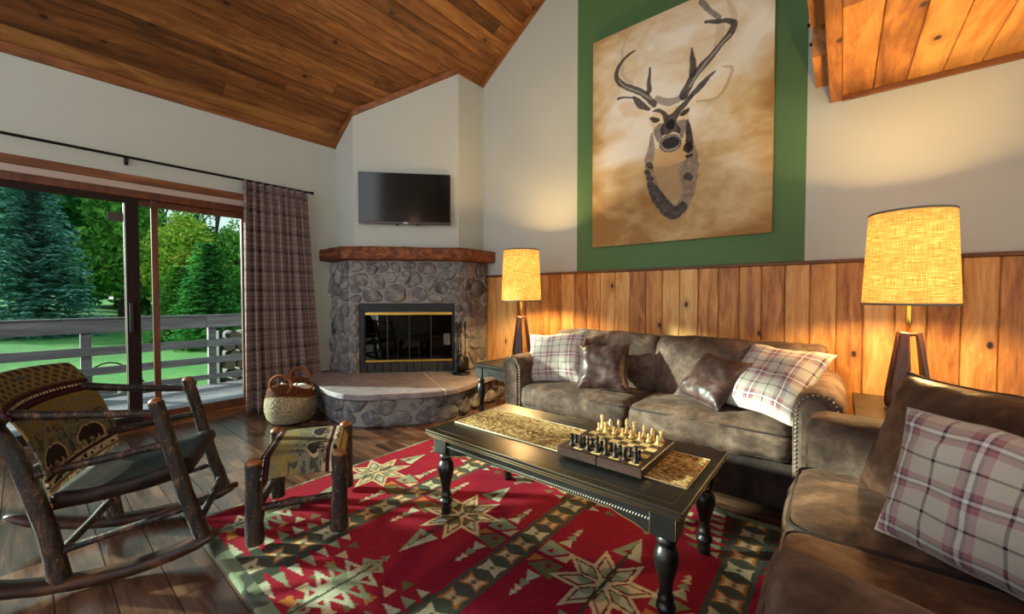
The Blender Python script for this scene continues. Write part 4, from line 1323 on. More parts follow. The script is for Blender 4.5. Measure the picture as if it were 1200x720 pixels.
ch = thing('rocking_chair', tuple(cp(.05, CW / 2, 0)), 'dark hickory log rocking chair with leather seat and bear blanket back', 'rocking chair')
rk_z = lambda u: .50 * (u - .06) ** 2 + .0
for w in (0, CW):
    mb = MB(); N = 22; pts = []
    for i in range(N + 1):
        u_ = -.42 + .88 * i / N; pts.append(cp(u_, w, rk_z(u_) + .034))
    rad = [.0285 * (1 if 1 < i < N - 1 else (.75 if i in (1, N - 1) else .45)) for i in range(N + 1)]
    mb.tube(pts, [q * 1.25 for q in rad], 12, 0, flat=(.8, 1.15), up=(0, 0, 1), jit=.08, seed=w * 3)
    mb.build('rocker', [M['rockerwood']], ch)
for i, w in enumerate((0, CW)):
    mb = MB(); log(mb, [cp(.398, w, rk_z(.398) + .05), cp(.345, w, .30), cp(.25, w, .712)], [.030, .028, .026], 3 + i, dome=True); mb.build('front_leg', [M['hbark'], M['hcut']], ch)
    mb = MB(); log(mb, [cp(-.045, w, rk_z(-.045) + .045), cp(-.075, w, .26), cp(-.155, w, .57), cp(-.262, w, .785)], [.034, .031, .028, .025], 6 + i); mb.build('rear_leg', [M['hbark'], M['hcut']], ch)
    mb = MB(); log(mb, [cp(-.30, w + (.03 if i else -.03), .742), cp(-.05, w + (.012 if i else -.012), .70), cp(.232, w, .668)], [.020, .018, .015], 9 + i); mb.build('arm', [M['hbark'], M['hcut']], ch)
    mb = MB(); log(mb, [cp(-.10, w, .478), cp(.31, w, .535)], [.017, .014], 12 + i); mb.build('side_rail', [M['hbark'], M['hcut']], ch)
    mb = MB(); log(mb, [cp(-.055, w, .165), cp(.352, w, .246)], [.014, .013], 15 + i); mb.build('stretcher', [M['hbark'], M['hcut']], ch)
for k_, (u_, z, nm) in enumerate(((.385, .17, 'stretcher'), (-.055, .15, 'stretcher'), (-.13, .48, 'back_rail'), (-.262, .80, 'back_rail'), (-.075, .345, 'seat_rail'))):
    mb = MB(); log(mb, [cp(u_, .01, z), cp(u_ + .006, CW / 2, z + .004), cp(u_, CW - .01, z)], .015, 20 + k_, dome=False); mb.build(nm, [M['hbark'], M['hcut']], ch)
# leather seat: a sling wrapped around the front rail
M['leather_dark'] = suede('dark_brown_leather', '#150d0a', '#271914', '#443129', .5, .25, .0)
sec = []
for t in range(15):
    a = t / 14; u_ = -.08 + .40 * a; z = .385 + .055 * a - .03 * math.sin(PI * a) + .005
    sec.append((u_, z))
for t in range(1, 9):
    a = t / 8 * PI; sec.append((.335 + .036 * math.sin(a) * 1.0, .412 + .036 * math.cos(a)))
for t in range(1, 15):
    a = t / 14; sec.append((.325 - .40 * a, .372 - .05 * a - .012 * math.sin(PI * a)))
mb = MB(); n = len(sec); vs = []; fs = []; K = 14
for j in range(K + 1):
    w = .025 + (CW - .05) * j / K
    for u_, z in sec:
        s_ = math.sin(PI * j / K)
        vs.append(cp(u_, w, z - .012 * s_ * (1 if u_ < .3 else .2) + .004 * mn.noise(V((u_ * 9, w * 9, z * 4)))))
for j in range(K):
    for i in range(n): fs.append((j * n + i, j * n + (i + 1) % n, (j + 1) * n + (i + 1) % n, (j + 1) * n + i))
fs.append(tuple(range(n))); fs.append(tuple(K * n + i for i in reversed(range(n))))
mb.add(vs, fs, 0, True); mb.build('seat', [M['leather_dark']], ch, fixn=True)
# blanket over the back: front face, over the top, down behind
nu, nv = 180, 230
U, Vv = np.meshgrid(np.linspace(0, 1, nu), np.linspace(0, 1.5, nv))
prof = [(0, -.085, .415), (.3, -.10, .52), (.6, -.145, .645), (.85, -.205, .755), (1.0, -.245, .815), (1.05, -.268, .832), (1.1, -.29, .822), (1.5, -.205, .66)]
tt = 1 - Vv     # arc parameter from the bottom front
px_ = [p[0] for p in prof]
par = np.where(Vv <= 1.0, 1.0 - Vv, 0)
s_ = np.linspace(0, 1.5, nv)
u1 = np.interp(s_, px_, [p[1] for p in prof]); z1 = np.interp(s_, px_, [p[2] for p in prof])
ker = np.ones(9) / 9
u1 = np.convolve(np.pad(u1, 4, 'edge'), ker, 'valid'); z1 = np.convolve(np.pad(z1, 4, 'edge'), ker, 'valid')
W = np.linspace(-.055, CW + .055, nu)
bow = (1 - ((W - CW / 2) / (CW / 2 + .055)) ** 2)
off = .04 - .02 * bow
Ug = u1[:, None] + off[None, :] - .075 * bow[None, :] * np.clip((s_ / 1.0), 0, 1)[:, None] * .5
Zg = np.repeat(z1[:, None], nu, 1) + .012 * bow[None, :] * np.clip(s_, 0, 1)[:, None]
Pt = np.array(base)[None, None, :] + Ug[..., None] * np.array(fwd) + W[None, :, None] * np.array(lat) + np.stack([0 * Zg, 0 * Zg, Zg + .004 * (fbm(Ug * 3, Zg * 3, 4, 2, 6) - .5)], -1)
colb = blanket(np.repeat(np.linspace(0, 1, nu)[None, :], nv, 0), np.clip(1 - np.repeat(s_[:, None], nu, 1), 0, 1), 2.0, .08)
bl = npgrid('back_blanket', Pt, colb, M['blanket'], ch)
md = bl.modifiers.new('thick', 'SOLIDIFY'); md.thickness = .008; md.offset = 0
mb = MB()
for k in range(70):
    w = -.05 + (CW + .1) * k / 69; b_ = 1 - ((w - CW / 2) / (CW / 2 + .055)) ** 2
    p = cp(-.085 + .04 - .02 * b_, w, .418); mb.tube([p, p + V((R.uniform(-.004, .004), R.uniform(-.004, .004), -.02))], [.0028, .0012], 4)
mb.build('fringe', [M['fringe']], ch)

# stool
sNL = V((-2.041, .645, 0)); sNR = V((-1.858, .95, 0)); sFL = V((-2.43, .885, 0)); sFR = V((-2.245, 1.19, 0))
stl = thing('footstool', (-2.14, .92, RZ), 'small hickory log footstool covered in bear patterned fabric on the rug', 'footstool')
for i, p in enumerate((sNL, sNR, sFL, sFR)):
    mb = MB(); z0 = RZ if i in (0, 1, 3) else RZ
    log(mb, [p + V((0, 0, z0 + .02)), p + V((0, 0, .2)), p + V((0, 0, .395))], [.039, .037, .035], 30 + i); mb.build('leg', [M['hbark'], M['hcut']], stl)
for i, (a, b, z) in enumerate(((sNL, sNR, .19), (sNL, sFL, .155), (sNR, sFR, .16), (sFL, sFR, .21), (sNL, sFL, .24), (sNL, sNR, .345), (sFL, sFR, .345))):
    sh_ = (sFL - sNL) * (.07 if i == 5 else -.07 if i == 6 else 0)
    mb = MB(); log(mb, [a + sh_ + V((0, 0, z)), b + sh_ + V((0, 0, z + .01))], .016, 40 + i, dome=False); mb.build('rung', [M['hbark'], M['hcut']], stl)
nu, nv = 150, 170
av = (sNR - sNL); bv = (sFL - sNL)
s_ = np.linspace(0, 1, nv)
tA = -.045 + 1.09 * s_         # across, left rail to right rail
zt = np.where(s_ < .12, .345 + .062 * np.sin(s_ / .12 * PI / 2), np.where(s_ > .88, .345 + .062 * np.sin((1 - s_) / .12 * PI / 2), .407 + .006 * np.sin((s_ - .12) / .76 * PI)))
w_ = np.linspace(-.045, 1.045, nu)
drop = np.clip((.10 - w_) / .145, 0, 1) ** 1.7 + np.clip((w_ - .90) / .145, 0, 1) ** 1.7
Pt = np.array(sNL)[None, None] + tA[:, None, None] * np.array(av) + w_[None, :, None] * np.array(bv)
Pt[..., 2] = zt[:, None] - .085 * drop[None, :] * np.clip(np.minimum(s_, 1 - s_) / .12, .2, 1)[:, None]
colb = blanket(np.repeat(w_[None, :], nv, 0), np.clip(.10 + .92 * np.repeat(s_[:, None], nu, 1), 0, 1), 2.0, .1)
se = npgrid('seat', Pt[:, ::-1], colb[:, ::-1], M['blanket'], stl)
md = se.modifiers.new('thick', 'SOLIDIFY'); md.thickness = .012; md.offset = -1

# ------------------------------------------------------------------ basket by the hearth
M['weave'] = None


def weave_mat(name, c0, c1, c2):
    t = NT(name); u = t.sep(t.uv()); o = t.obj()
    a = t.mt('SINE', t.mt('MULTIPLY', u[0], 2 * PI * 34)); b_ = t.mt('SINE', t.mt('MULTIPLY', u[1], 2 * PI * 26))
    ab = t.mt('MULTIPLY', a, b_); nz = t.noise(o, 55, 4, .7)
    f = t.mt('ADD', t.mt('MULTIPLY', ab, .22), nz)
    col = t.ramp(f, [(.3, c0), (.5, c1), (.75, c2)])
    return t.fin(col, .8, t.bump(t.mt('ADD', ab, t.mt('MULTIPLY', nz, 1.2)), 1.0, .012), Specular_IOR_Level=.25)


M['weave'] = weave_mat('seagrass_weave', '#7a5c38', '#c8b48c', '#e8dcc0')
M['rimweave'] = weave_mat('rim_weave', '#4a210e', '#8a4a24', '#b06a3a')
bx, by = -3.93, 1.555
bk = thing('woven_basket', (bx, by, 0), 'pale woven basket with brown rim and hoop handles beside the hearth', 'basket')
bprof = [(0, .004), (.12, .004), (.165, .012), (.195, .05), (.213, .11), (.215, .17), (.205, .23), (.19, .275)]
hd = math.atan2(-.35, -.93)


def rimz(a):      # rim swoops up towards the two handles
    return .075 * (abs(math.cos(a - 2.35)) ** 2.2)


def bas(prof_, mat, nm, thick=0):
    mb = MB()
    n = 64; m_ = len(prof_) - 1
    def f(u, v):
        a = u * 2 * PI; t = v * m_; i = min(int(t), m_ - 1); q = t - i
        r_ = prof_[i][0] * (1 - q) + prof_[i + 1][0] * q; z = prof_[i][1] * (1 - q) + prof_[i + 1][1] * q
        k = max(0, (z - .15) / .15); z += rimz(a) * k
        w = .0035 * math.sin(a * 34) * math.sin(v * 60)
        return (bx + (r_ + w) * math.cos(a), by + (r_ + w) * math.sin(a), z)
    mb.grid(n * 3, 40, f)
    o_ = mb.build(nm, [M[mat]], bk)
    md_ = o_.modifiers.new('thick', 'SOLIDIFY'); md_.thickness = .01; md_.offset = -1
    return o_


bas(bprof[:7], 'weave', 'body'); bas([(.205, .23), (.196, .262), (.187, .30)], 'rimweave', 'rim')
for a in (2.35, 2.35 + PI):
    c = V((bx + .186 * math.cos(a), by + .186 * math.sin(a), .345)); tdir = V((-math.sin(a), math.cos(a), 0)); lean = V((math.cos(a) * .12, math.sin(a) * .12, 1)).normalized()
    mb = MB(); mb.tube([c + tdir * (.09 * math.cos(q * PI / 12)) + lean * (.085 * math.sin(q * PI / 12) + .03) for q in range(24)], .012, 8, closed=True, jit=.1)
    mb.build('handle', [M['rimweave']], bk)
mb = MB(); log(mb, [(bx - .12, by + .03, .25), (bx + .05, by - .04, .30)], .06, 77, dome=False)
tag(mb.build('firewood_log', [M['logbark'], M['logend']], loc=(bx, by, .24)), 'brown log lying in the woven basket by the hearth', 'log')
for i, (dx_, dy_, rz, z) in enumerate(((.05, .06, .5, .31), (.06, -.04, -.4, .325))):
    mb = MB(); c_, s1 = math.cos(rz), math.sin(rz)
    mb.grid(14, 8, lambda u, v: (bx + dx_ + (u - .5) * .22 * c_ - (v - .5) * .13 * s1, by + dy_ + (u - .5) * .22 * s1 + (v - .5) * .13 * c_, z + .02 * math.sin(u * 4 + i) + .012 * math.cos(v * 5)))
    pp = mb.build('newspaper', [plain('newsprint%d' % i, '#c9c6c2', .8, .3, 40)], loc=(bx + dx_, by + dy_, z))
    md = pp.modifiers.new('thick', 'SOLIDIFY'); md.thickness = .012
    tag(pp, ['folded grey paper at the back of the woven basket', 'crumpled pale paper by the right handle of the basket'][i], 'paper')

# ------------------------------------------------------------------ curtain and rod
CXc = -4.50
rod = thing('curtain_rod', (CXc, .6, 2.285), 'thin dark curtain rod running above the sliding door', 'curtain rod')
mb = MB(); mb.tube([(CXc, -3.2, 2.285), (CXc, 2.02, 2.285)], .011, 10); mb.build('pole', [M['rodmetal']], rod)
mb = MB(); mb.lathe([(0, 0), (.016, .004), (.018, .02), (.012, .03), (0, .032)], (0, 0, 0), 12, M=Matrix.Translation((CXc, 2.015, 2.285)) @ Matrix.Rotation(-PI / 2, 4, 'X')); mb.build('finial', [M['rodmetal']], rod)
for yy in (.56, -1.4, 1.955):
    mb = MB(); mb.box((XL, yy - .012, 2.24), (XL + .012, yy + .012, 2.31)); mb.box((XL, yy - .005, 2.262), (CXc + .005, yy + .005, 2.272)); mb.tube([(CXc + .014 * math.cos(t), yy, 2.285 + .014 * math.sin(t)) for t in [q * PI / 8 - PI for q in range(9)]], .004, 6); mb.build('bracket', [M['rodmetal']], rod)
M['curtain'] = plaid('curtain_plaid', '#9a8682',
                     [(.10, .20, '#22121a', .9), (.30, .03, '#a08c88', .8), (.36, .03, '#2a1a1e', .9), (.55, .16, '#6e4452', .7), (.62, .02, '#b09a96', .9), (.80, .05, '#241619', .9), (.92, .05, '#7a5560', .8)],
                     [(.12, .18, '#241420', .9), (.30, .05, '#251519', .9), (.46, .03, '#a89490', .8), (.6, .16, '#6b4553', .7), (.80, .05, '#251519', .9), (.9, .03, '#8a6a70', .8)], 9.0, 11.5)
mb = MB()
NP = 8


def cur(u, v):
    z = .012 + 2.262 * v
    y0, y1 = 1.36 - .02 * (1 - v), 1.965 + .13 * (1 - v) ** 1.2
    y = y0 + (y1 - y0) * u
    a = u * NP * 2 * PI + .6 * mn.noise(V((u * 6, 0, 2.2)))
    amp = (.06 * (1 - .55 * max(0, (v - .9) / .1)) ) * (.7 + .5 * mn.noise(V((u * 8, v * .7, 4))))
    x = CXc + .012 + amp * math.sin(a) + .03 * mn.noise(V((u * 4, v * 1.6, 1))) * (1 - v) + .025 * (1 - v)
    y += .014 * math.cos(a * 2) * (1 - .5 * v)
    return (x, y, z)


mb.grid(300, 60, cur)
cu = thing('curtain', (CXc, 1.66, .01), 'brown and plum plaid pleated curtain hanging right of the sliding door', 'curtain')
c1 = mb.build('drape', [M['curtain']], cu)
md = c1.modifiers.new('thick', 'SOLIDIFY'); md.thickness = .003
mb = MB()
for k in range(NP):
    y = 1.36 + (1.965 - 1.36) * (k + .25) / NP; mb.tube([(CXc + .055, y, 2.275), (CXc + .062, y, 2.20), (CXc + .05, y + .004, 2.12)], [.010, .006, .012], 6)
mb.build('pinch_pleats', [plain('pleat_plum', '#6a545a', .85)], cu)

# ------------------------------------------------------------------ sofas
M['suede'] = suede('brown_suede', '#35271f', '#564337', '#82695a', .78, .25, .2)
M['suede2'] = suede('brown_suede_warm', '#38261b', '#5c4231', '#8c6b51', .74, .28, .2)
M['piping'] = plain('dark_piping', '#2a1d18', .6)
M['nail'] = plain('nailhead_pewter', '#8c8278', .4, metal=.9)
M['shaded_base'] = suede('shaded_suede_base', '#1f1613', '#2b201b', '#40322b', .8, .2, .1)  # darker copy of the suede; shade low on the sofas put into its colour


def wrinkle(amp, seed, top=None, puff=0.0, box=None, fr_amp=0.0):
    def f(p, n):
        q = V((p.x + seed, p.y, p.z))
        d = amp * (mn.noise(q * 5) + .6 * mn.noise(q * 11) + .35 * mn.noise(V((q.x * 26, q.y * 12, q.z * 9))))
        if fr_amp and abs(n.z) < .7:            # gathered upright folds on the front faces
            d += fr_amp * mn.noise(V((q.x * 22 + q.y * 22, 0, q.z * 3)))
        if puff and box is not None:
            (x0, y0, z0), (x1, y1, z1) = box
            u = (p.x - x0) / (x1 - x0) * 2 - 1; v = (p.y - y0) / (y1 - y0) * 2 - 1; w = (p.z - z0) / (z1 - z0) * 2 - 1
            ax = max(range(3), key=lambda i: abs(n[i]))
            k = [(1 - v * v) * (1 - w * w), (1 - u * u) * (1 - w * w), (1 - u * u) * (1 - v * v)][ax]
            d += puff * max(0, k) * (.35 if ax == 2 and (z1 - z0) > .35 else 1)
        return p + n * d
    return f


def cushion(name, a, b, r, mat, parent, seed, puff=.03, amp=.006, n=30, M4=None, pipe=True, fra=0.0):
    mb = MB(); mb.rbox(a, b, r, n, fn=wrinkle(amp, seed, puff=puff, box=(a, b), fr_amp=fra), M=M4)
    o = mb.build(name, [M[mat]], parent)
    return o


def pipe_loop(parent, pts, r=.006, mat='piping', name='piping'):
    mb = MB(); mb.tube(pts, r, 6, closed=True); return mb.build(name, [M[mat]], parent)


def rect_loop(x0, x1, y0, y1, z, r=.035, n=5):
    o = []
    for cx, cy, a0 in ((x1 - r, y1 - r, 0), (x0 + r, y1 - r, PI / 2), (x0 + r, y0 + r, PI), (x1 - r, y0 + r, 1.5 * PI)):
        for k in range(n + 1):
            a = a0 + PI / 2 * k / n; o.append((cx + r * math.cos(a), cy + r * math.sin(a), z))
    return o


SX = lambda x: -2.06 - x       # mirror to the right-hand arm
sofa = thing('sofa', (-1.03, 2.85, 0), 'long brown suede sofa with rolled nailhead arms against the wood wall', 'sofa')
cushion('base', (-1.99, 2.415, .06), (-.07, 3.2, .315), .02, 'shaded_base', sofa, 1, 0, .003, 24)
for i, x0 in enumerate((-1.885, -1.028)):
    x1 = x0 + .85; seat = cushion('seat_cushion', (x0, 2.385, .305), (x1, 2.98, .475), .05, 'suede', sofa, 3 + 7 * i, .03, .009, 36, fra=.006)
    for z in (.455, .325): pipe_loop(seat, [(q[0], q[1] + .006 * mn.noise(V((q[0] * 9, q[1] * 9, z * 9))), q[2]) for q in rect_loop(x0 + .004, x1 - .004, 2.388, 2.976, z, .05, 5)], .0055)
cushion('sofa_back', (-2.01, 3.05, .3), (-.06, 3.28, .845), .05, 'suede', sofa, 21, .01, .005, 26)
Mt = Matrix.Translation((0, 2.9, .45)) @ Matrix.Rotation(math.radians(-11), 4, 'X') @ Matrix.Translation((0, -2.9, -.45))
for i, x0 in enumerate((-1.90, -1.03)):
    cushion('back_cushion', (x0, 2.83, .45), (x0 + .865, 3.03, .875), .065, 'suede', sofa, 31 + 5 * i, .04, .014, 34, Mt)
for sd, fx in ((0, lambda x: x), (1, SX)):
    cxm, czm, rr = -1.985, .585, .105
    prof = [(-1.883, .055)] + [(-1.883, .2), (-1.88, .4)] + [(cxm + rr * math.cos(a), czm + rr * math.sin(a)) for a in [math.radians(q) for q in range(-10, 221, 10)]] + [(-2.055, .45), (-2.04, .3), (-2.04, .055)]
    pf = [(fx(x), z) for x, z in prof]
    # front pleated roll and long body, each ring a little uneven
    mb = MB(); n = len(pf); rings = [(2.40, .93), (2.408, .97), (2.425, 1.0), (2.55, 1.0), (2.75, 1.0), (2.95, 1.0), (3.15, 1.0), (3.25, .99), (3.27, .95)]
    cxx, czz = fx(-1.965), .38; vs = []; fs = []
    for y, s_ in rings:
        for j, (x, z) in enumerate(pf):
            d = .004 * mn.noise(V((x * 9, y * 6, z * 9 + sd))) + (.004 * math.sin(j * 2.1) * max(0, 1 - (y - 2.4) / .12) if 3 < j < 27 else 0)
            zz = czz + (z - czz) * s_ + d; xx = cxx + (x - cxx) * s_ + d
            if z < .06: zz = z
            vs.append((xx, y, zz))
    for r_ in range(len(rings) - 1):
        for j in range(n): fs.append((r_ * n + j, r_ * n + (j + 1) % n, (r_ + 1) * n + (j + 1) % n, (r_ + 1) * n + j))
    fs.append(tuple(range(n))); fs.append(tuple((len(rings) - 1) * n + j for j in range(n)))
    mb.add(vs, fs, 0, True); arm = mb.build('arm', [M['suede']], sofa, fixn=True)
    # inset front panel with its nailheads
    pin = [(cxx + (x - cxx) * .62, czz + (z - czz) * .86 + .005) for x, z in pf]
    mb = MB(); mb.prism(pin, 2.392, 2.41, lambda u, v, d: (u, d, v), 0, bev=.006); mb.build('front_panel', [M['suede']], arm, fixn=True)
    mb = MB(); pts = [V((cxx + (x - cxx) * .80, 0, czz + (z - czz) * .945 + .003)) for x, z in pf[0:-1]]
    acc = 0; last = None; nxt = 0
    for a, b in zip(pts, pts[1:]):
        L = (b - a).length; t = nxt - acc
        while t < L:
            p = a.lerp(b, t / L); mb.lathe([(0, -.0), (.007, 0), (.0058, .0034), (.0025, .005), (0, .0054)], (0, 0, 0), 8, M=Matrix.Translation((p.x, 2.401, p.z)) @ Matrix.Rotation(PI / 2, 4, 'X')); t += .0215
        nxt = acc + t; acc += L
    mb.build('nailhead_trim', [M['nail']], arm)
for x, y in ((-1.97, 2.46), (-.09, 2.46), (-1.97, 3.2), (-.09, 3.2)):
    mb = MB(); mb.box((x - .03, y - .03, 0), (x + .03, y + .03, .065), 0, .006); mb.build('foot', [M['black']], sofa)

love = thing('loveseat', (.35, 1.52, 0), 'brown suede loveseat in the right foreground facing the coffee table', 'loveseat')
cushion('base', (-.06, .76, .05), (.80, 2.28, .285), .025, 'shaded_base', love, 41, 0, .003, 20)
for i, (y0, y1) in enumerate(((1.515, 2.10), (.925, 1.505))):
    seat = cushion('seat_cushion', (-.125, y0, .275), (.50, y1, .445), .06, 'suede2', love, 44 + 6 * i, .03, .006, 30)
    pipe_loop(seat, [(q[0], q[1], q[2] + .004 * mn.noise(V(q) * 8)) for q in rect_loop(-.125, .495, y0 + .003, y1 - .003, .425, .055)], .006)
for i, (y0, y1) in enumerate(((1.52, 2.10), (.925, 1.51))):
    Ml = Matrix.Translation((.45, 0, .45)) @ Matrix.Rotation(math.radians(10), 4, 'Y') @ Matrix.Translation((-.45, 0, -.45))
    cushion('back_cushion', (.41, y0, .44), (.60, y1, .82), .07, 'suede2', love, 61 + 4 * i, .04, .008, 22, Ml)
cushion('loveseat_back', (.60, .80, .1), (.84, 2.24, .79), .05, 'suede2', love, 71, .01, .005, 18)
for y0, y1, s_ in ((2.115, 2.345, 1), (.70, .97, 2)):
    Ma = None if s_ == 1 else Matrix.Translation((-.112, y1, 0)) @ Matrix(((1, -.17, 0, 0), (-.2, 1, 0, 0), (0, 0, 1, 0), (0, 0, 0, 1))) @ Matrix.Translation((.13, -y1, 0))
    cushion('arm', (-.105 if s_ == 1 else -.13, y0, .055), (.78, y1, .635 if s_ == 1 else .66), .062 if s_ == 1 else .042, 'suede', love, 80 + s_, .008, .006, 34, Ma)
for x, y in ((-.02, .8), (-.02, 2.25), (.75, .8), (.75, 2.25)):
    mb = MB(); mb.box((x - .03, y - .03, RZ), (x + .03, y + .03, .07), 0, .006); mb.build('foot', [M['black']], love)

# ------------------------------------------------------------------ cushions
CREAM = '#cfc6b6'
wp = [(.5, .34, '#a5566a', .8), (.5, .15, '#5c5058', .9), (.5, .06, '#f0ece4', 1), (.0, .045, '#221a20', 1), (1.0, .045, '#221a20', 1)]
M['plaid'] = plaid('pillow_plaid', CREAM, wp, wp, 2.9, 2.9, ou=.18, ov=.1)
M['plaid2'] = plaid('pillow_plaid_big', CREAM, wp, wp, 2.9, 2.5, ou=.28, ov=.30)
M['leather'] = suede('oxblood_leather', '#221412', '#3f2a25', '#6a514a', .4, .4, .0)
M['leather2'] = suede('brown_leather', '#2c1b13', '#4d3226', '#7d5c48', .38, .45, .0)


def pillow(name, cen, xa, up, w, h, t, mat, label, group, seed=0, pipe=None, pinch=.10, crease=.012):
    cen = V(cen); xa = V(xa).normalized(); up = V(up); up = (up - xa * up.dot(xa)).normalized(); nn = xa.cross(up)
    th = thing(name, tuple(cen), label, 'pillow', group)
    N = 34

    def pt(u, v, s_):
        a, b = u * 2 - 1, v * 2 - 1
        x = a * w / 2 * (1 - pinch * (1 - b * b)); y = b * h / 2 * (1 - pinch * (1 - a * a))
        k = max(0, (1 - a ** 4) * (1 - b ** 4)) ** .62
        cr = abs(a * b)
        d = s_ * (t / 2 * k + .0015)
        d += crease * k ** .5 * (mn.noise(V((a * 2.6 + seed, b * 2.6, s_ * 3))) + cr * 1.6 * mn.noise(V(((a - b) * 6 + seed, (a + b) * 2, s_))))
        y += .012 * mn.noise(V((a * 2 + seed, b * 1.5, 7)))
        return cen + xa * x + up * y + nn * d
    mb = MB()
    mb.grid(N, N, lambda u, v: pt(u, v, 1)); mb.grid(N, N, lambda u, v: pt(u, v, -1), flip=True)
    mb.build('cover', [M[mat]], th)
    e = [(k / 24, 0) for k in range(24)] + [(1, k / 24) for k in range(24)] + [(1 - k / 24, 1) for k in range(24)] + [(0, 1 - k / 24) for k in range(24)]
    mb = MB(); mb.tube([(pt(u, v, 1) + pt(u, v, -1)) / 2 for u, v in e], .005 if pipe else .0035, 6, closed=True)
    mb.build('piping', [M[pipe or mat] if pipe or 'plaid' not in mat else M['pipepale']], th)
    return th


M['pipepale'] = plain('pale_piping', '#a5968a', .8)
pillow('throw_pillow', (-1.755, 2.685, .672), (.96, .2, .10), (-.12, .42, .8), .50, .43, .16, 'plaid', 'cream and rose plaid pillow at the left end of the long sofa', 'sofa pillows', 1)
pillow('throw_pillow', (-1.32, 2.64, .645), (.95, .26, .06), (-.10, .42, .8), .37, .36, .15, 'leather', 'dark brown leather pillow beside the left plaid pillow', 'sofa pillows', 2, 'leather')
pillow('throw_pillow', (-.615, 2.705, .635), (.857, -.515, -.06), (.30, .62, .72), .35, .36, .14, 'leather', 'dark brown leather pillow tilted against the right plaid pillow of the sofa', 'sofa pillows', 3, 'leather')
pillow('throw_pillow', (-.305, 2.71, .675), (.90, -.42, -.05), (.28, .68, .72), .46, .49, .16, 'plaid', 'cream and rose plaid pillow leaning at the right end of the long sofa', 'sofa pillows', 4)
pillow('throw_pillow', (.285, 1.81, .655), (.58, -.81, 0), (.36, .08, .86), .54, .46, .17, 'leather2', 'large brown leather pillow leaning in the back corner of the loveseat', 'loveseat pillows', 5, 'leather2', .06)
pillow('throw_pillow', (.315, 1.475, .64), (.80, -.60, -.02), (.16, .22, .90), .48, .37, .15, 'plaid2', 'cream and rose plaid pillow in front of the large leather pillow on the loveseat', 'loveseat pillows', 6, None, .06)

# ------------------------------------------------------------------ tables
M['blackwood'] = (lambda t: t.fin(t.ramp(t.noise(t.map(t.obj(), (.15, 1, 1)), 14, 5, .6, .5), [(.35, '#0b0b0a'), (.6, '#161512'), (.85, '#2a261e')]), t.mt('ADD', .24, t.mt('MULTIPLY', t.noise(t.obj(), 6, 4), .24)), t.bump(t.noise(t.obj(), 40, 4), .06, .003), Specular_IOR_Level=.5))(NT('black_lacquered_wood'))
M['worn'] = plain('worn_gold_edge', '#7a5c2e', .5, var=.6)


def edge_lines(parent, x0, x1, y0, y1, zs, r=.0022, ins=0):
    mb = MB()
    for z, i_ in zs:
        mb.tube([(x0 + i_, y0 + i_, z), (x1 - i_, y0 + i_, z), (x1 - i_, y1 - i_, z), (x0 + i_, y1 - i_, z)], r, 6, closed=True, up=(0, 0, 1))
    return mb.build('worn_edge', [M['worn']], parent)


TX0, TX1, TY0, TY1, TZ = -1.665, -.378, 1.315, 1.97, .46
tb = thing('coffee_table', ((TX0 + TX1) / 2, (TY0 + TY1) / 2, RZ), 'black coffee table with turned legs and rope moulding standing on the rug', 'coffee table')
mb = MB(); mb.box((TX0, TY0, TZ - .018), (TX1, TY1, TZ), 0, .004); mb.box((TX0 + .01, TY0 + .01, TZ - .034), (TX1 - .01, TY1 - .01, TZ - .018), 0, .005)
top = mb.build('table_top', [M['blackwood']], tb)
edge_lines(top, TX0, TX1, TY0, TY1, ((TZ - .002, .0015), (TZ - .017, .0005), (TZ - .032, .011), (TZ - .0015, .042)))
legs = [(TX0 + .075, TY0 + .075), (TX1 - .075, TY0 + .075), (TX0 + .075, TY1 - .075), (TX1 - .075, TY1 - .075)]
lprof = [(.018, 0), (.024, .004), (.026, .03), (.022, .055), (.031, .062), (.034, .072), (.031, .083), (.022, .09), (.026, .10), (.028, .107), (.024, .115), (.021, .135), (.025, .17), (.036, .215), (.042, .25), (.041, .275), (.032, .298), (.024, .308), (.033, .316), (.036, .326), (.03, .336), (.028, .345)]


def turned_leg(parent, x, y, z0, ztop, zblk, hw, sc=1.0, base=0):
    mb = MB(); k = (zblk - z0) / lprof[-1][1]
    mb.lathe([(r * sc, z * k) for r, z in lprof], (x, y, z0), 24)
    mb.box((x - hw, y - hw, zblk), (x + hw, y + hw, ztop), 0, .005)
    l = mb.build('leg', [M['blackwood']], parent)
    mb = MB()
    for sx in (-1, 1):
        for sy in (-1, 1): mb.tube([(x + sx * (hw - .001), y + sy * (hw - .001), zblk + .006), (x + sx * (hw - .001), y + sy * (hw - .001), ztop - .002)], .0014, 5)
    mb.build('worn_edge', [M['worn']], l)


for x, y in legs: turned_leg(tb, x, y, RZ, TZ - .034, .335, .044)


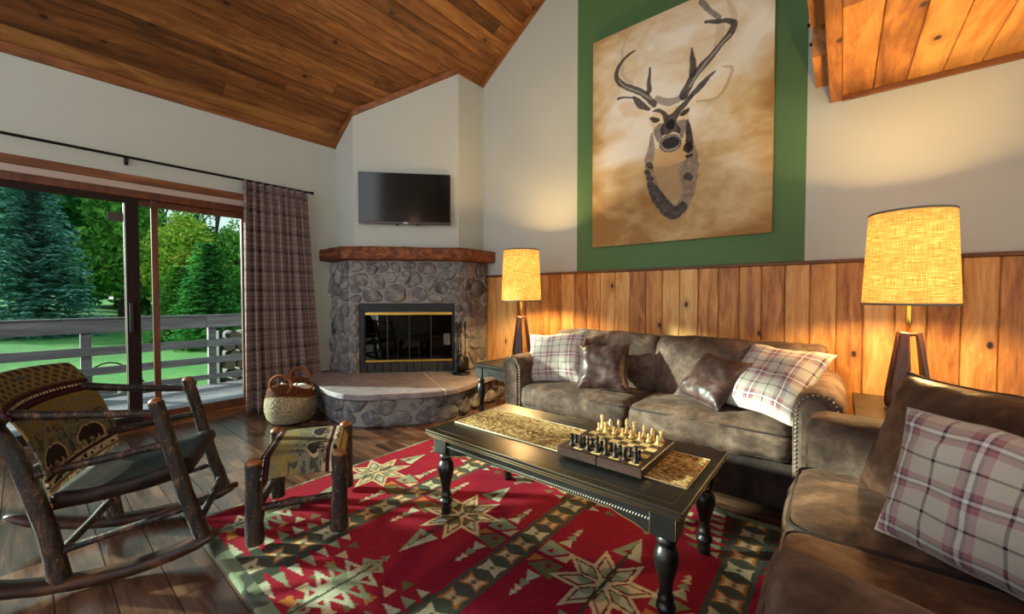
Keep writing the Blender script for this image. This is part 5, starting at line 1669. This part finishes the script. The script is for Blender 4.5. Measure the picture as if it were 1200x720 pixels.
def apron(parent, p0, p1, ztop, zbot, zmid, nrm, th=.02, rope=True):
    """p0-p1 plan ends; scalloped lower edge; a rope bead along the face"""
    p0 = V((p0[0], p0[1], 0)); p1 = V((p1[0], p1[1], 0)); L = (p1 - p0).length; d = (p1 - p0) / L; nn = V((nrm[0], nrm[1], 0))
    pts = [(0, ztop), (0, zbot)]
    for f in (.0, .15, .3, .45, .6, .75, .9, 1): pts.append((.02 + .13 * f, zbot + (zmid - zbot) * (.5 - .5 * math.cos(PI * f)) + .006 * math.sin(f * 2 * PI)))
    q = [(L - a, b) for a, b in reversed(pts)]
    mb = MB(); mb.prism(pts[1:] + q[:-1] + [(L, ztop), (0, ztop)], -th, 0, lambda u, v, w: p0 + d * u + nn * w + V((0, 0, v)))
    a = mb.build('apron', [M['blackwood']], parent, fixn=True)
    if rope:
        mb = MB(); n = int(L / .011); zr = zmid + .012
        for k in range(n):
            c = p0 + d * (L * (k + .5) / n) + nn * .002 + V((0, 0, zr))
            mb.tube([c - d * .004 - V((0, 0, .005)), c + nn * .003, c + d * .004 + V((0, 0, .005))], [.002, .0042, .002], 5)
        mb.build('rope_moulding', [M['rope']], a)
    mb = MB(); mb.tube([p0 + d * u + nn * .001 + V((0, 0, v)) for u, v in pts[2:] + q[:-2]], .0015, 5); mb.build('worn_edge', [M['worn']], a)


M['rope'] = plain('rope_bead', '#857d70', .3, spec=.6)
yi, ye = TY0 + .045, TY1 - .045; xi, xe = TX0 + .045, TX1 - .045
apron(tb, (TX0 + .119, yi), (TX1 - .119, yi), TZ - .034, .335, .372, (0, -1)); apron(tb, (TX1 - .119, ye), (TX0 + .119, ye), TZ - .034, .335, .372, (0, 1))
apron(tb, (xi, TY1 - .119), (xi, TY0 + .119), TZ - .034, .335, .372, (-1, 0)); apron(tb, (xe, TY0 + .119), (xe, TY1 - .119), TZ - .034, .335, .372, (1, 0))


def side_table(x0, x1, y0, y1, z, label):
    t = thing('side_table', ((x0 + x1) / 2, (y0 + y1) / 2, 0), label, 'side table', 'black side tables')
    mb = MB(); mb.box((x0, y0, z - .02), (x1, y1, z), 0, .005); mb.box((x0 + .01, y0 + .01, z - .034), (x1 - .01, y1 - .01, z - .02), 0, .005); tp = mb.build('table_top', [M['blackwood']], t)
    for x in (x0 + .055, x1 - .055):
        for y in (y0 + .055, y1 - .055): turned_leg(t, x, y, 0, z - .034, z - .13, .035, .85)
    apron(t, (x0 + .09, y0 + .028), (x1 - .09, y0 + .028), z - .034, z - .13, z - .095, (0, -1), rope=False)
    apron(t, (x1 - .09, y1 - .028), (x0 + .09, y1 - .028), z - .034, z - .13, z - .095, (0, 1), rope=False)
    apron(t, (x0 + .028, y1 - .09), (x0 + .028, y0 + .09), z - .034, z - .13, z - .095, (-1, 0), rope=False)
    apron(t, (x1 - .028, y0 + .09), (x1 - .028, y1 - .09), z - .034, z - .13, z - .095, (1, 0), rope=False)
    return t


side_table(-2.56, -2.125, 2.56, 3.22, .55, 'black side table between the fireplace and the long sofa')
side_table(.06, .58, 2.62, 3.3, .55, 'black side table in the corner between the sofa and the loveseat')

# ------------------------------------------------------------------ lamps


def shade_mat():
    t = NT('linen_shade'); u = t.sep(t.uv()); o = t.obj()
    h = t.noise(t.comb(t.mt('MULTIPLY', u[0], 14), t.mt('MULTIPLY', u[1], 110), 0), 1.0, 4, .7)
    v = t.noise(t.comb(t.mt('MULTIPLY', u[0], 330), t.mt('MULTIPLY', u[1], 6), 3), 1.0, 4, .7)
    f = t.mt('ADD', t.mt('MULTIPLY', h, .6), t.mt('MULTIPLY', v, .4))
    col = t.ramp(f, [(.34, '#5e4018'), (.5, '#a8824a'), (.66, '#d9bd8c')])
    d = t.n('ShaderNodeBsdfDiffuse'); tl = t.n('ShaderNodeBsdfTranslucent'); mx = t.n('ShaderNodeMixShader'); mx.inputs[0].default_value = .075
    t.lk(col, d.inputs[0]); t.lk(col, tl.inputs[0]); nr = t.bump(f, .5, .002); t.lk(nr, d.inputs['Normal'])
    t.t.links.new(d.outputs[0], mx.inputs[1]); t.t.links.new(tl.outputs[0], mx.inputs[2]); t.t.links.new(mx.outputs[0], t.out.inputs[0])
    return t.m


M['shade'] = shade_mat(); M['shadetrim'] = plain('shade_trim', '#6e6a5c', .8)
M['walnut'] = wood('lamp_walnut', ['#28150d', '#4c2b1c', '#70462e'], axis=2, rough=.4, knots=0, isl=False, grain=1.6)
t_ = NT('bulb_glow'); em = t_.n('ShaderNodeEmission'); em.inputs[0].default_value = (1, .72, .38, 1); em.inputs[1].default_value = 30; t_.t.links.new(em.outputs[0], t_.out.inputs[0]); M['bulb'] = t_.m
LAMPW = 100.0


def lamp(x, y, z, label, rot):
    t = thing('table_lamp', (x, y, z), label, 'table lamp', 'lamps on the side tables')
    z0, z1 = 1.112, 1.585; r0, r1 = .188, .166
    mb = MB(); mb.grid(96, 10, lambda u, v: (x + (r0 + (r1 - r0) * v) * math.cos(u * 2 * PI), y + (r0 + (r1 - r0) * v) * math.sin(u * 2 * PI), z0 + (z1 - z0) * v))
    sh = mb.build('lamp_shade', [M['shade']], t)
    mb = MB()
    for zz, r_ in ((z0, r0), (z1, r1)):
        mb = MB(); mb.tube([(x + r_ * math.cos(q * PI / 32), y + r_ * math.sin(q * PI / 32), zz) for q in range(64)], .0045, 6, closed=True, flat=(1.3, .6), up=(0, 0, 1)); mb.build('shade_trim', [M['shadetrim']], sh)
    mb = MB()
    for q in range(3):
        a = q * 2 * PI / 3; mb.tube([(x + .012 * math.cos(a), y + .012 * math.sin(a), z0 + .05), (x + (r0 - .002) * math.cos(a), y + (r0 - .002) * math.sin(a), z0 + .035)], .0025, 6)
    mb.build('shade_spider', [M['brass']], sh)
    for q in range(3):
        a = rot + q * 2 * PI / 3
        c, s_ = math.cos(a), math.sin(a)
        prof = [(.022, z + .004), (-.030, z + .004), (-.040, z + .03), (-.042, z + .085), (-.034, z + .20), (-.022, z + .33), (-.014, z + .415), (.014, z + .415), (.020, z + .33), (.030, z + .2), (.036, z + .085), (.032, z + .03)]
        def f3(u, v, d, c=c, s_=s_):
            rr = .088 - .048 * (v - z) / .42 + d
            return (x + c * rr - s_ * u, y + s_ * rr + c * u, v)
        mb = MB(); mb.prism(prof, -.011, .011, f3, bev=.004); mb.build('leg', [M['walnut']], t, fixn=True)
    mb = MB()
    for q in range(3):
        a = rot + q * 2 * PI / 3; b = a + 2 * PI / 3
        mb.tube([(x + .042 * math.cos(a), y + .042 * math.sin(a), z + .405), (x + .042 * math.cos(b), y + .042 * math.sin(b), z + .405)], .008, 8)
        mb.tube([(x, y, z + .405), (x + .042 * math.cos(a), y + .042 * math.sin(a), z + .405)], .006, 8)
    mb.build('crosspiece', [M['walnut']], t)
    mb = MB(); mb.lathe([(.010, .39), (.010, .46), (.016, .47), (.012, .5), (.009, .74), (.018, .75), (.018, .83), (0, .835)], (x, y, z), 16); mb.build('stem', [M['brass']], t)
    mb = MB(); mb.lathe([(0, 0), (.085, 0), (.088, .003), (.085, .006), (0, .007)], (x, y, z), 24); mb.build('foot_plate', [M['black']], t)
    mb = MB(); mb.lathe([(.012, 0), (.016, .02), (.03, .05), (.033, .07), (.028, .09), (.012, .103), (0, .106)], (x, y, z + .83), 16); bulb = mb.build('bulb', [M['bulb']], t)
    ld = bpy.data.lights.new('lamp_light', 'POINT'); ld.energy = LAMPW; ld.color = (1, .66, .27); ld.shadow_soft_size = .045
    lo = bpy.data.objects.new('lamp_light', ld); C.objects.link(lo); lo.parent = t; lo.location = (0, 0, .905)
    extra_ld = ld.copy(); extra_ld.energy = LAMPW * .8  # extra light low in the lampshade, no bulb, added to brighten wainscot and stones
    extra_ld.shadow_soft_size = .03
    extra_lo = bpy.data.objects.new('lamp_light', extra_ld); C.objects.link(extra_lo); extra_lo.parent = t; extra_lo.location = (0, 0, .622)
    return t, lo


lampL = lamp(-2.335, 2.98, .55, 'wooden tripod table lamp with linen shade between fireplace and long sofa', .9)
lampR = lamp(.272, 2.93, .55, 'wooden tripod table lamp with linen shade in the corner beside the loveseat', -1.9)

# ------------------------------------------------------------------ jute runner, chessboard and pieces
def jute():
    t = NT('braided_jute'); o = t.obj()
    n1 = t.noise(t.map(o, (60, 110, 60)), 1, 3, .6, .4); n2 = t.noise(o, 9, 3)
    w = t.wave(t.map(o, (1, 1, 1)), 22, 2.5, 2, 'Y')
    f = t.mt('ADD', t.mt('MULTIPLY', n1, .8), t.mt('ADD', t.mt('MULTIPLY', n2, .2), t.mt('MULTIPLY', w, .12)))
    col = t.ramp(f, [(.44, '#4a2d10'), (.55, '#98703a'), (.68, '#cfb47e')])
    return t.fin(col, .9, t.bump(t.mt('ADD', n1, t.mt('MULTIPLY', w, .6)), 1.0, .006), Specular_IOR_Level=.15)


M['jute'] = jute(); M['jutepale'] = plain('pale_jute_edge', '#d6c49c', .9, 1.0, 180)
UX0, UX1, UY0, UY1 = -1.628, -.415, 1.49, 1.815
ru = thing('table_runner', ((UX0 + UX1) / 2, (UY0 + UY1) / 2, TZ), 'braided tan jute runner lying along the black coffee table', 'table runner')
nx, ny = 420, 120
gx, gy = np.meshgrid(np.linspace(UX0, UX1, nx), np.linspace(UY0, UY1, ny))
ky = gy + .004 * (fbm(gx, gy, 6, 2, 61) - .5); row = np.abs(np.sin(ky / .0135 * PI)); brd = np.abs(np.sin(gx / .011 * PI + np.floor(ky / .0135) * PI / 2))
e = np.minimum(np.minimum(gx - UX0, UX1 - gx), np.minimum(gy - UY0, UY1 - gy))
hz = TZ + .0015 + np.clip(e / .006, 0, 1) * (.004 + .002 * row * (.5 + .5 * brd) + .0015 * fbm(gx, gy, 60, 2, 62))
npgrid('weave', np.stack([gx, gy + 0 * gx, hz], -1), None, M['jute'], ru)
mb = MB(); mb.tube([(UX0, UY0, TZ + .004), (UX1, UY0 + .003, TZ + .004), (UX1, UY1, TZ + .004), (UX0, UY1, TZ + .003)], .003, 6, closed=True, up=(0, 0, 1)); mb.build('edging', [M['jutepale']], ru)

BX0, BX1, BY0, BY1, BZ0, BZ = -.94, -.565, 1.45, 1.835, TZ + .0085, TZ + .045
cb = thing('chessboard', ((BX0 + BX1) / 2, (BY0 + BY1) / 2, BZ0), 'folding wooden chessboard set up with pieces on the coffee table', 'chessboard')
M['bframe'] = wood('board_walnut', ['#1a0f0d', '#302019', '#483026'], axis=0, rough=.35, knots=0, isl=False)
M['sqd'] = plain('dark_square', '#4a3320', .4, var=.4); M['sql'] = plain('light_square', '#e0bd7c', .4, var=.2)
xm = (BX0 + BX1) / 2
mb = MB(); mb.box((BX0, BY0, BZ0), (xm - .0008, BY1, BZ), 0, .003); mb.box((xm + .0008, BY0, BZ0), (BX1, BY1, BZ), 0, .003); mb.build('frame', [M['bframe']], cb)
fx0, fx1, fy0, fy1 = BX0 + .024, BX1 - .024, BY0 + .026, BY1 - .026
sx_, sy_ = (fx1 - fx0) / 8, (fy1 - fy0) / 8
for par, nm, mt_ in ((0, 'dark_squares', 'sqd'), (1, 'light_squares', 'sql')):
    mb = MB()
    for i in range(8):
        for j in range(8):
            if (i + j) % 2 == par: mb.box((fx0 + i * sx_, fy0 + j * sy_, BZ - .002), (fx0 + (i + 1) * sx_, fy0 + (j + 1) * sy_, BZ + .0008))
    mb.build(nm, [M[mt_]], cb)
for xx in (BX0 + .09, BX1 - .09):
    mb = MB(); mb.box((xx - .012, BY0 - .0015, BZ0 + .012), (xx + .012, BY0, BZ0 + .022)); 
M['box'] = plain('boxwood', '#dcb878', .35, var=.15); M['ebony'] = plain('ebony', '#170d0a', .42, spec=.4)
bs = [(.0, 0), (.0145, 0), (.0155, .003), (.0145, .007), (.0115, .010), (.0105, .013)]
PROF = {
    'pawn': (.044, [(.0135 * .9, 0), (.0135, .003), (.012, .008), (.0075, .013), (.0055, .022), (.0058, .027), (.0085, .029), (.006, .0305), (.0078, .035), (.0078, .039), (.005, .043), (0, .044)]),
    'rook': (.056, bs + [(.0085, .018), (.0075, .035), (.0085, .040), (.0112, .042), (.0112, .0535), (.0085, .0535), (.008, .049), (0, .049)]),
    'bishop': (.066, bs + [(.0078, .02), (.0062, .038), (.0065, .041), (.0105, .043), (.0065, .046), (.0075, .050), (.0082, .055), (.006, .061), (.003, .0645), (.0034, .067), (0, .069)]),
    'queen': (.077, bs + [(.009, .02), (.0068, .045), (.007, .049), (.0115, .051), (.0072, .054), (.0078, .060), (.0115, .071), (.0085, .0715), (.005, .074), (.004, .078), (0, .0795)]),
    'king': (.084, bs + [(.0095, .02), (.0072, .047), (.0075, .051), (.012, .053), (.0076, .056), (.0085, .062), (.0108, .070), (.008, .073), (.0035, .075), (0, .0755)]),
    'knight': (.06, bs + [(.0095, .0145), (.0, .0148)]),
}


def piece(kind, mat):
    mb = MB(); mb.lathe(PROF[kind][1], (0, 0, 0), 16)
    if kind == 'king':
        mb.box((-.0016, -.0016, .074), (.0016, .0016, .086), 0, .0005); mb.box((-.0045, -.0016, .0785), (.0045, .0016, .0815), 0, .0005)
    if kind == 'rook':
        for k in range(6):
            a = k * PI / 3; mb.box((-.0028, .0085, .0525), (.0028, .0112, .0565), M=Matrix.Rotation(a, 4, 'Z'))
    if kind == 'queen':
        for k in range(8):
            a = k * PI / 4; mb.lathe([(0, -.0018), (.0018, 0), (0, .0018)], (.0105 * math.cos(a), .0105 * math.sin(a), .0725), 6)
    if kind == 'knight':
        hp = [(-.009, .013), (.009, .013), (.0095, .022), (.0075, .032), (.0055, .038), (.0115, .036), (.0145, .040), (.0125, .046), (.007, .0535), (.004, .0605), (.001, .056), (-.005, .0555), (-.010, .048), (-.0115, .036), (-.0105, .024)]
        mb.prism(hp, -.0055, .0055, lambda u, v, d: (d, -u, v), bev=.002)
    return mb.build('chess_piece', [M[mat]], loc=(0, 0, 0), fixn=True)


white = [['rook', 'knight', 'bishop', 'king', 'queen', 'bishop', 'knight', 'rook'], ['pawn', 'rook'] + ['pawn'] * 6]
white[0][0] = 'queen'
blackp = [['rook', 'knight', 'bishop', 'king', 'queen', 'bishop', 'knight', 'queen'], ['pawn'] * 8]
proto = {}
FILE = ['at the left edge', 'second from the left edge', 'third from the left edge', 'fourth from the left edge', 'fourth from the right edge', 'third from the right edge', 'second from the right edge', 'at the right edge']
DESC = {'pawn': 'small pawn', 'rook': 'tower piece', 'bishop': 'pointed bishop', 'queen': 'tall crowned queen', 'king': 'tall king with cross', 'knight': 'horse head knight'}
for colr, mat, sets, rows, where in (('pale', 'box', white, (7, 6), ('back row by the sofa', 'row in front of the pale back row')), ('black', 'ebony', blackp, (0, 1), ('row nearest the camera', 'second row from the camera'))):
    for ri in range(2):
        for i, kd in enumerate(sets[ri]):
            key = (kd, mat)
            if key not in proto: proto[key] = o = piece(kd, mat)
            else: o = proto[key].copy(); C.objects.link(o)
            o.location = (fx0 + (i + .5) * sx_ + R.uniform(-.003, .003), fy0 + (rows[ri] + .5) * sy_ + R.uniform(-.003, .003), BZ + .0008)
            o.rotation_euler = (0, 0, PI if mat == 'ebony' else 0)
            o.rotation_euler[2] += R.uniform(-.4, .4); o.scale = (.9, .9, .87)
            tag(o, '%s %s %s, %s' % (colr, DESC[kd], FILE[i], where[ri]), 'chess piece', '%s chess pieces' % colr)

# ------------------------------------------------------------------ light, sky, camera
w = bpy.data.worlds.new('sky'); bpy.context.scene.world = w; w.use_nodes = True
nt = w.node_tree; nt.nodes.clear()
out_ = nt.nodes.new('ShaderNodeOutputWorld'); bg = nt.nodes.new('ShaderNodeBackground')
tc = nt.nodes.new('ShaderNodeTexCoord'); sp = nt.nodes.new('ShaderNodeSeparateXYZ'); rm = nt.nodes.new('ShaderNodeValToRGB')
nt.links.new(tc.outputs['Generated'], sp.inputs[0]); nt.links.new(sp.outputs[2], rm.inputs[0])
rm.color_ramp.elements[0].position = 0.0; rm.color_ramp.elements[0].color = (.95, .97, 1.0, 1)
rm.color_ramp.elements[1].position = .8; rm.color_ramp.elements[1].color = (.62, .78, 1.0, 1)
nt.links.new(rm.outputs[0], bg.inputs[0]); bg.inputs[1].default_value = 2.0
nt.links.new(bg.outputs[0], out_.inputs[0])
sd = bpy.data.lights.new('sun', 'SUN'); sd.energy = 30.0; sd.angle = math.radians(2.5); sd.color = (1, .95, .92)
so = bpy.data.objects.new('sun', sd); C.objects.link(so)
so.rotation_euler = V((.82, .57, -.25)).to_track_quat('-Z', 'Y').to_euler()
so.location = (-9, -5, 6)

cam = bpy.data.cameras.new('camera'); cam.sensor_width = 36; cam.lens = 470 / 1200 * 36; cam.clip_start = .05; cam.clip_end = 300
co_ = bpy.data.objects.new('camera', cam); C.objects.link(co_)
co_.location = (0, 0, 1.15); co_.rotation_euler = (math.radians(90 - 1.46), 0, math.radians(39.4))
sc = bpy.context.scene; sc.camera = co_
sc.view_settings.view_transform = 'Standard'; sc.view_settings.look = 'None'; sc.view_settings.gamma = 1; sc.view_settings.use_curve_mapping = False
sc.view_settings.exposure = .35
sc.cycles.use_denoising = True
sc.cycles.max_bounces = 10; sc.cycles.diffuse_bounces = 5; sc.cycles.transparent_max_bounces = 16; sc.cycles.sample_clamp_indirect = 6
for o in bpy.data.objects:
    if '_o' in o: del o['_o']
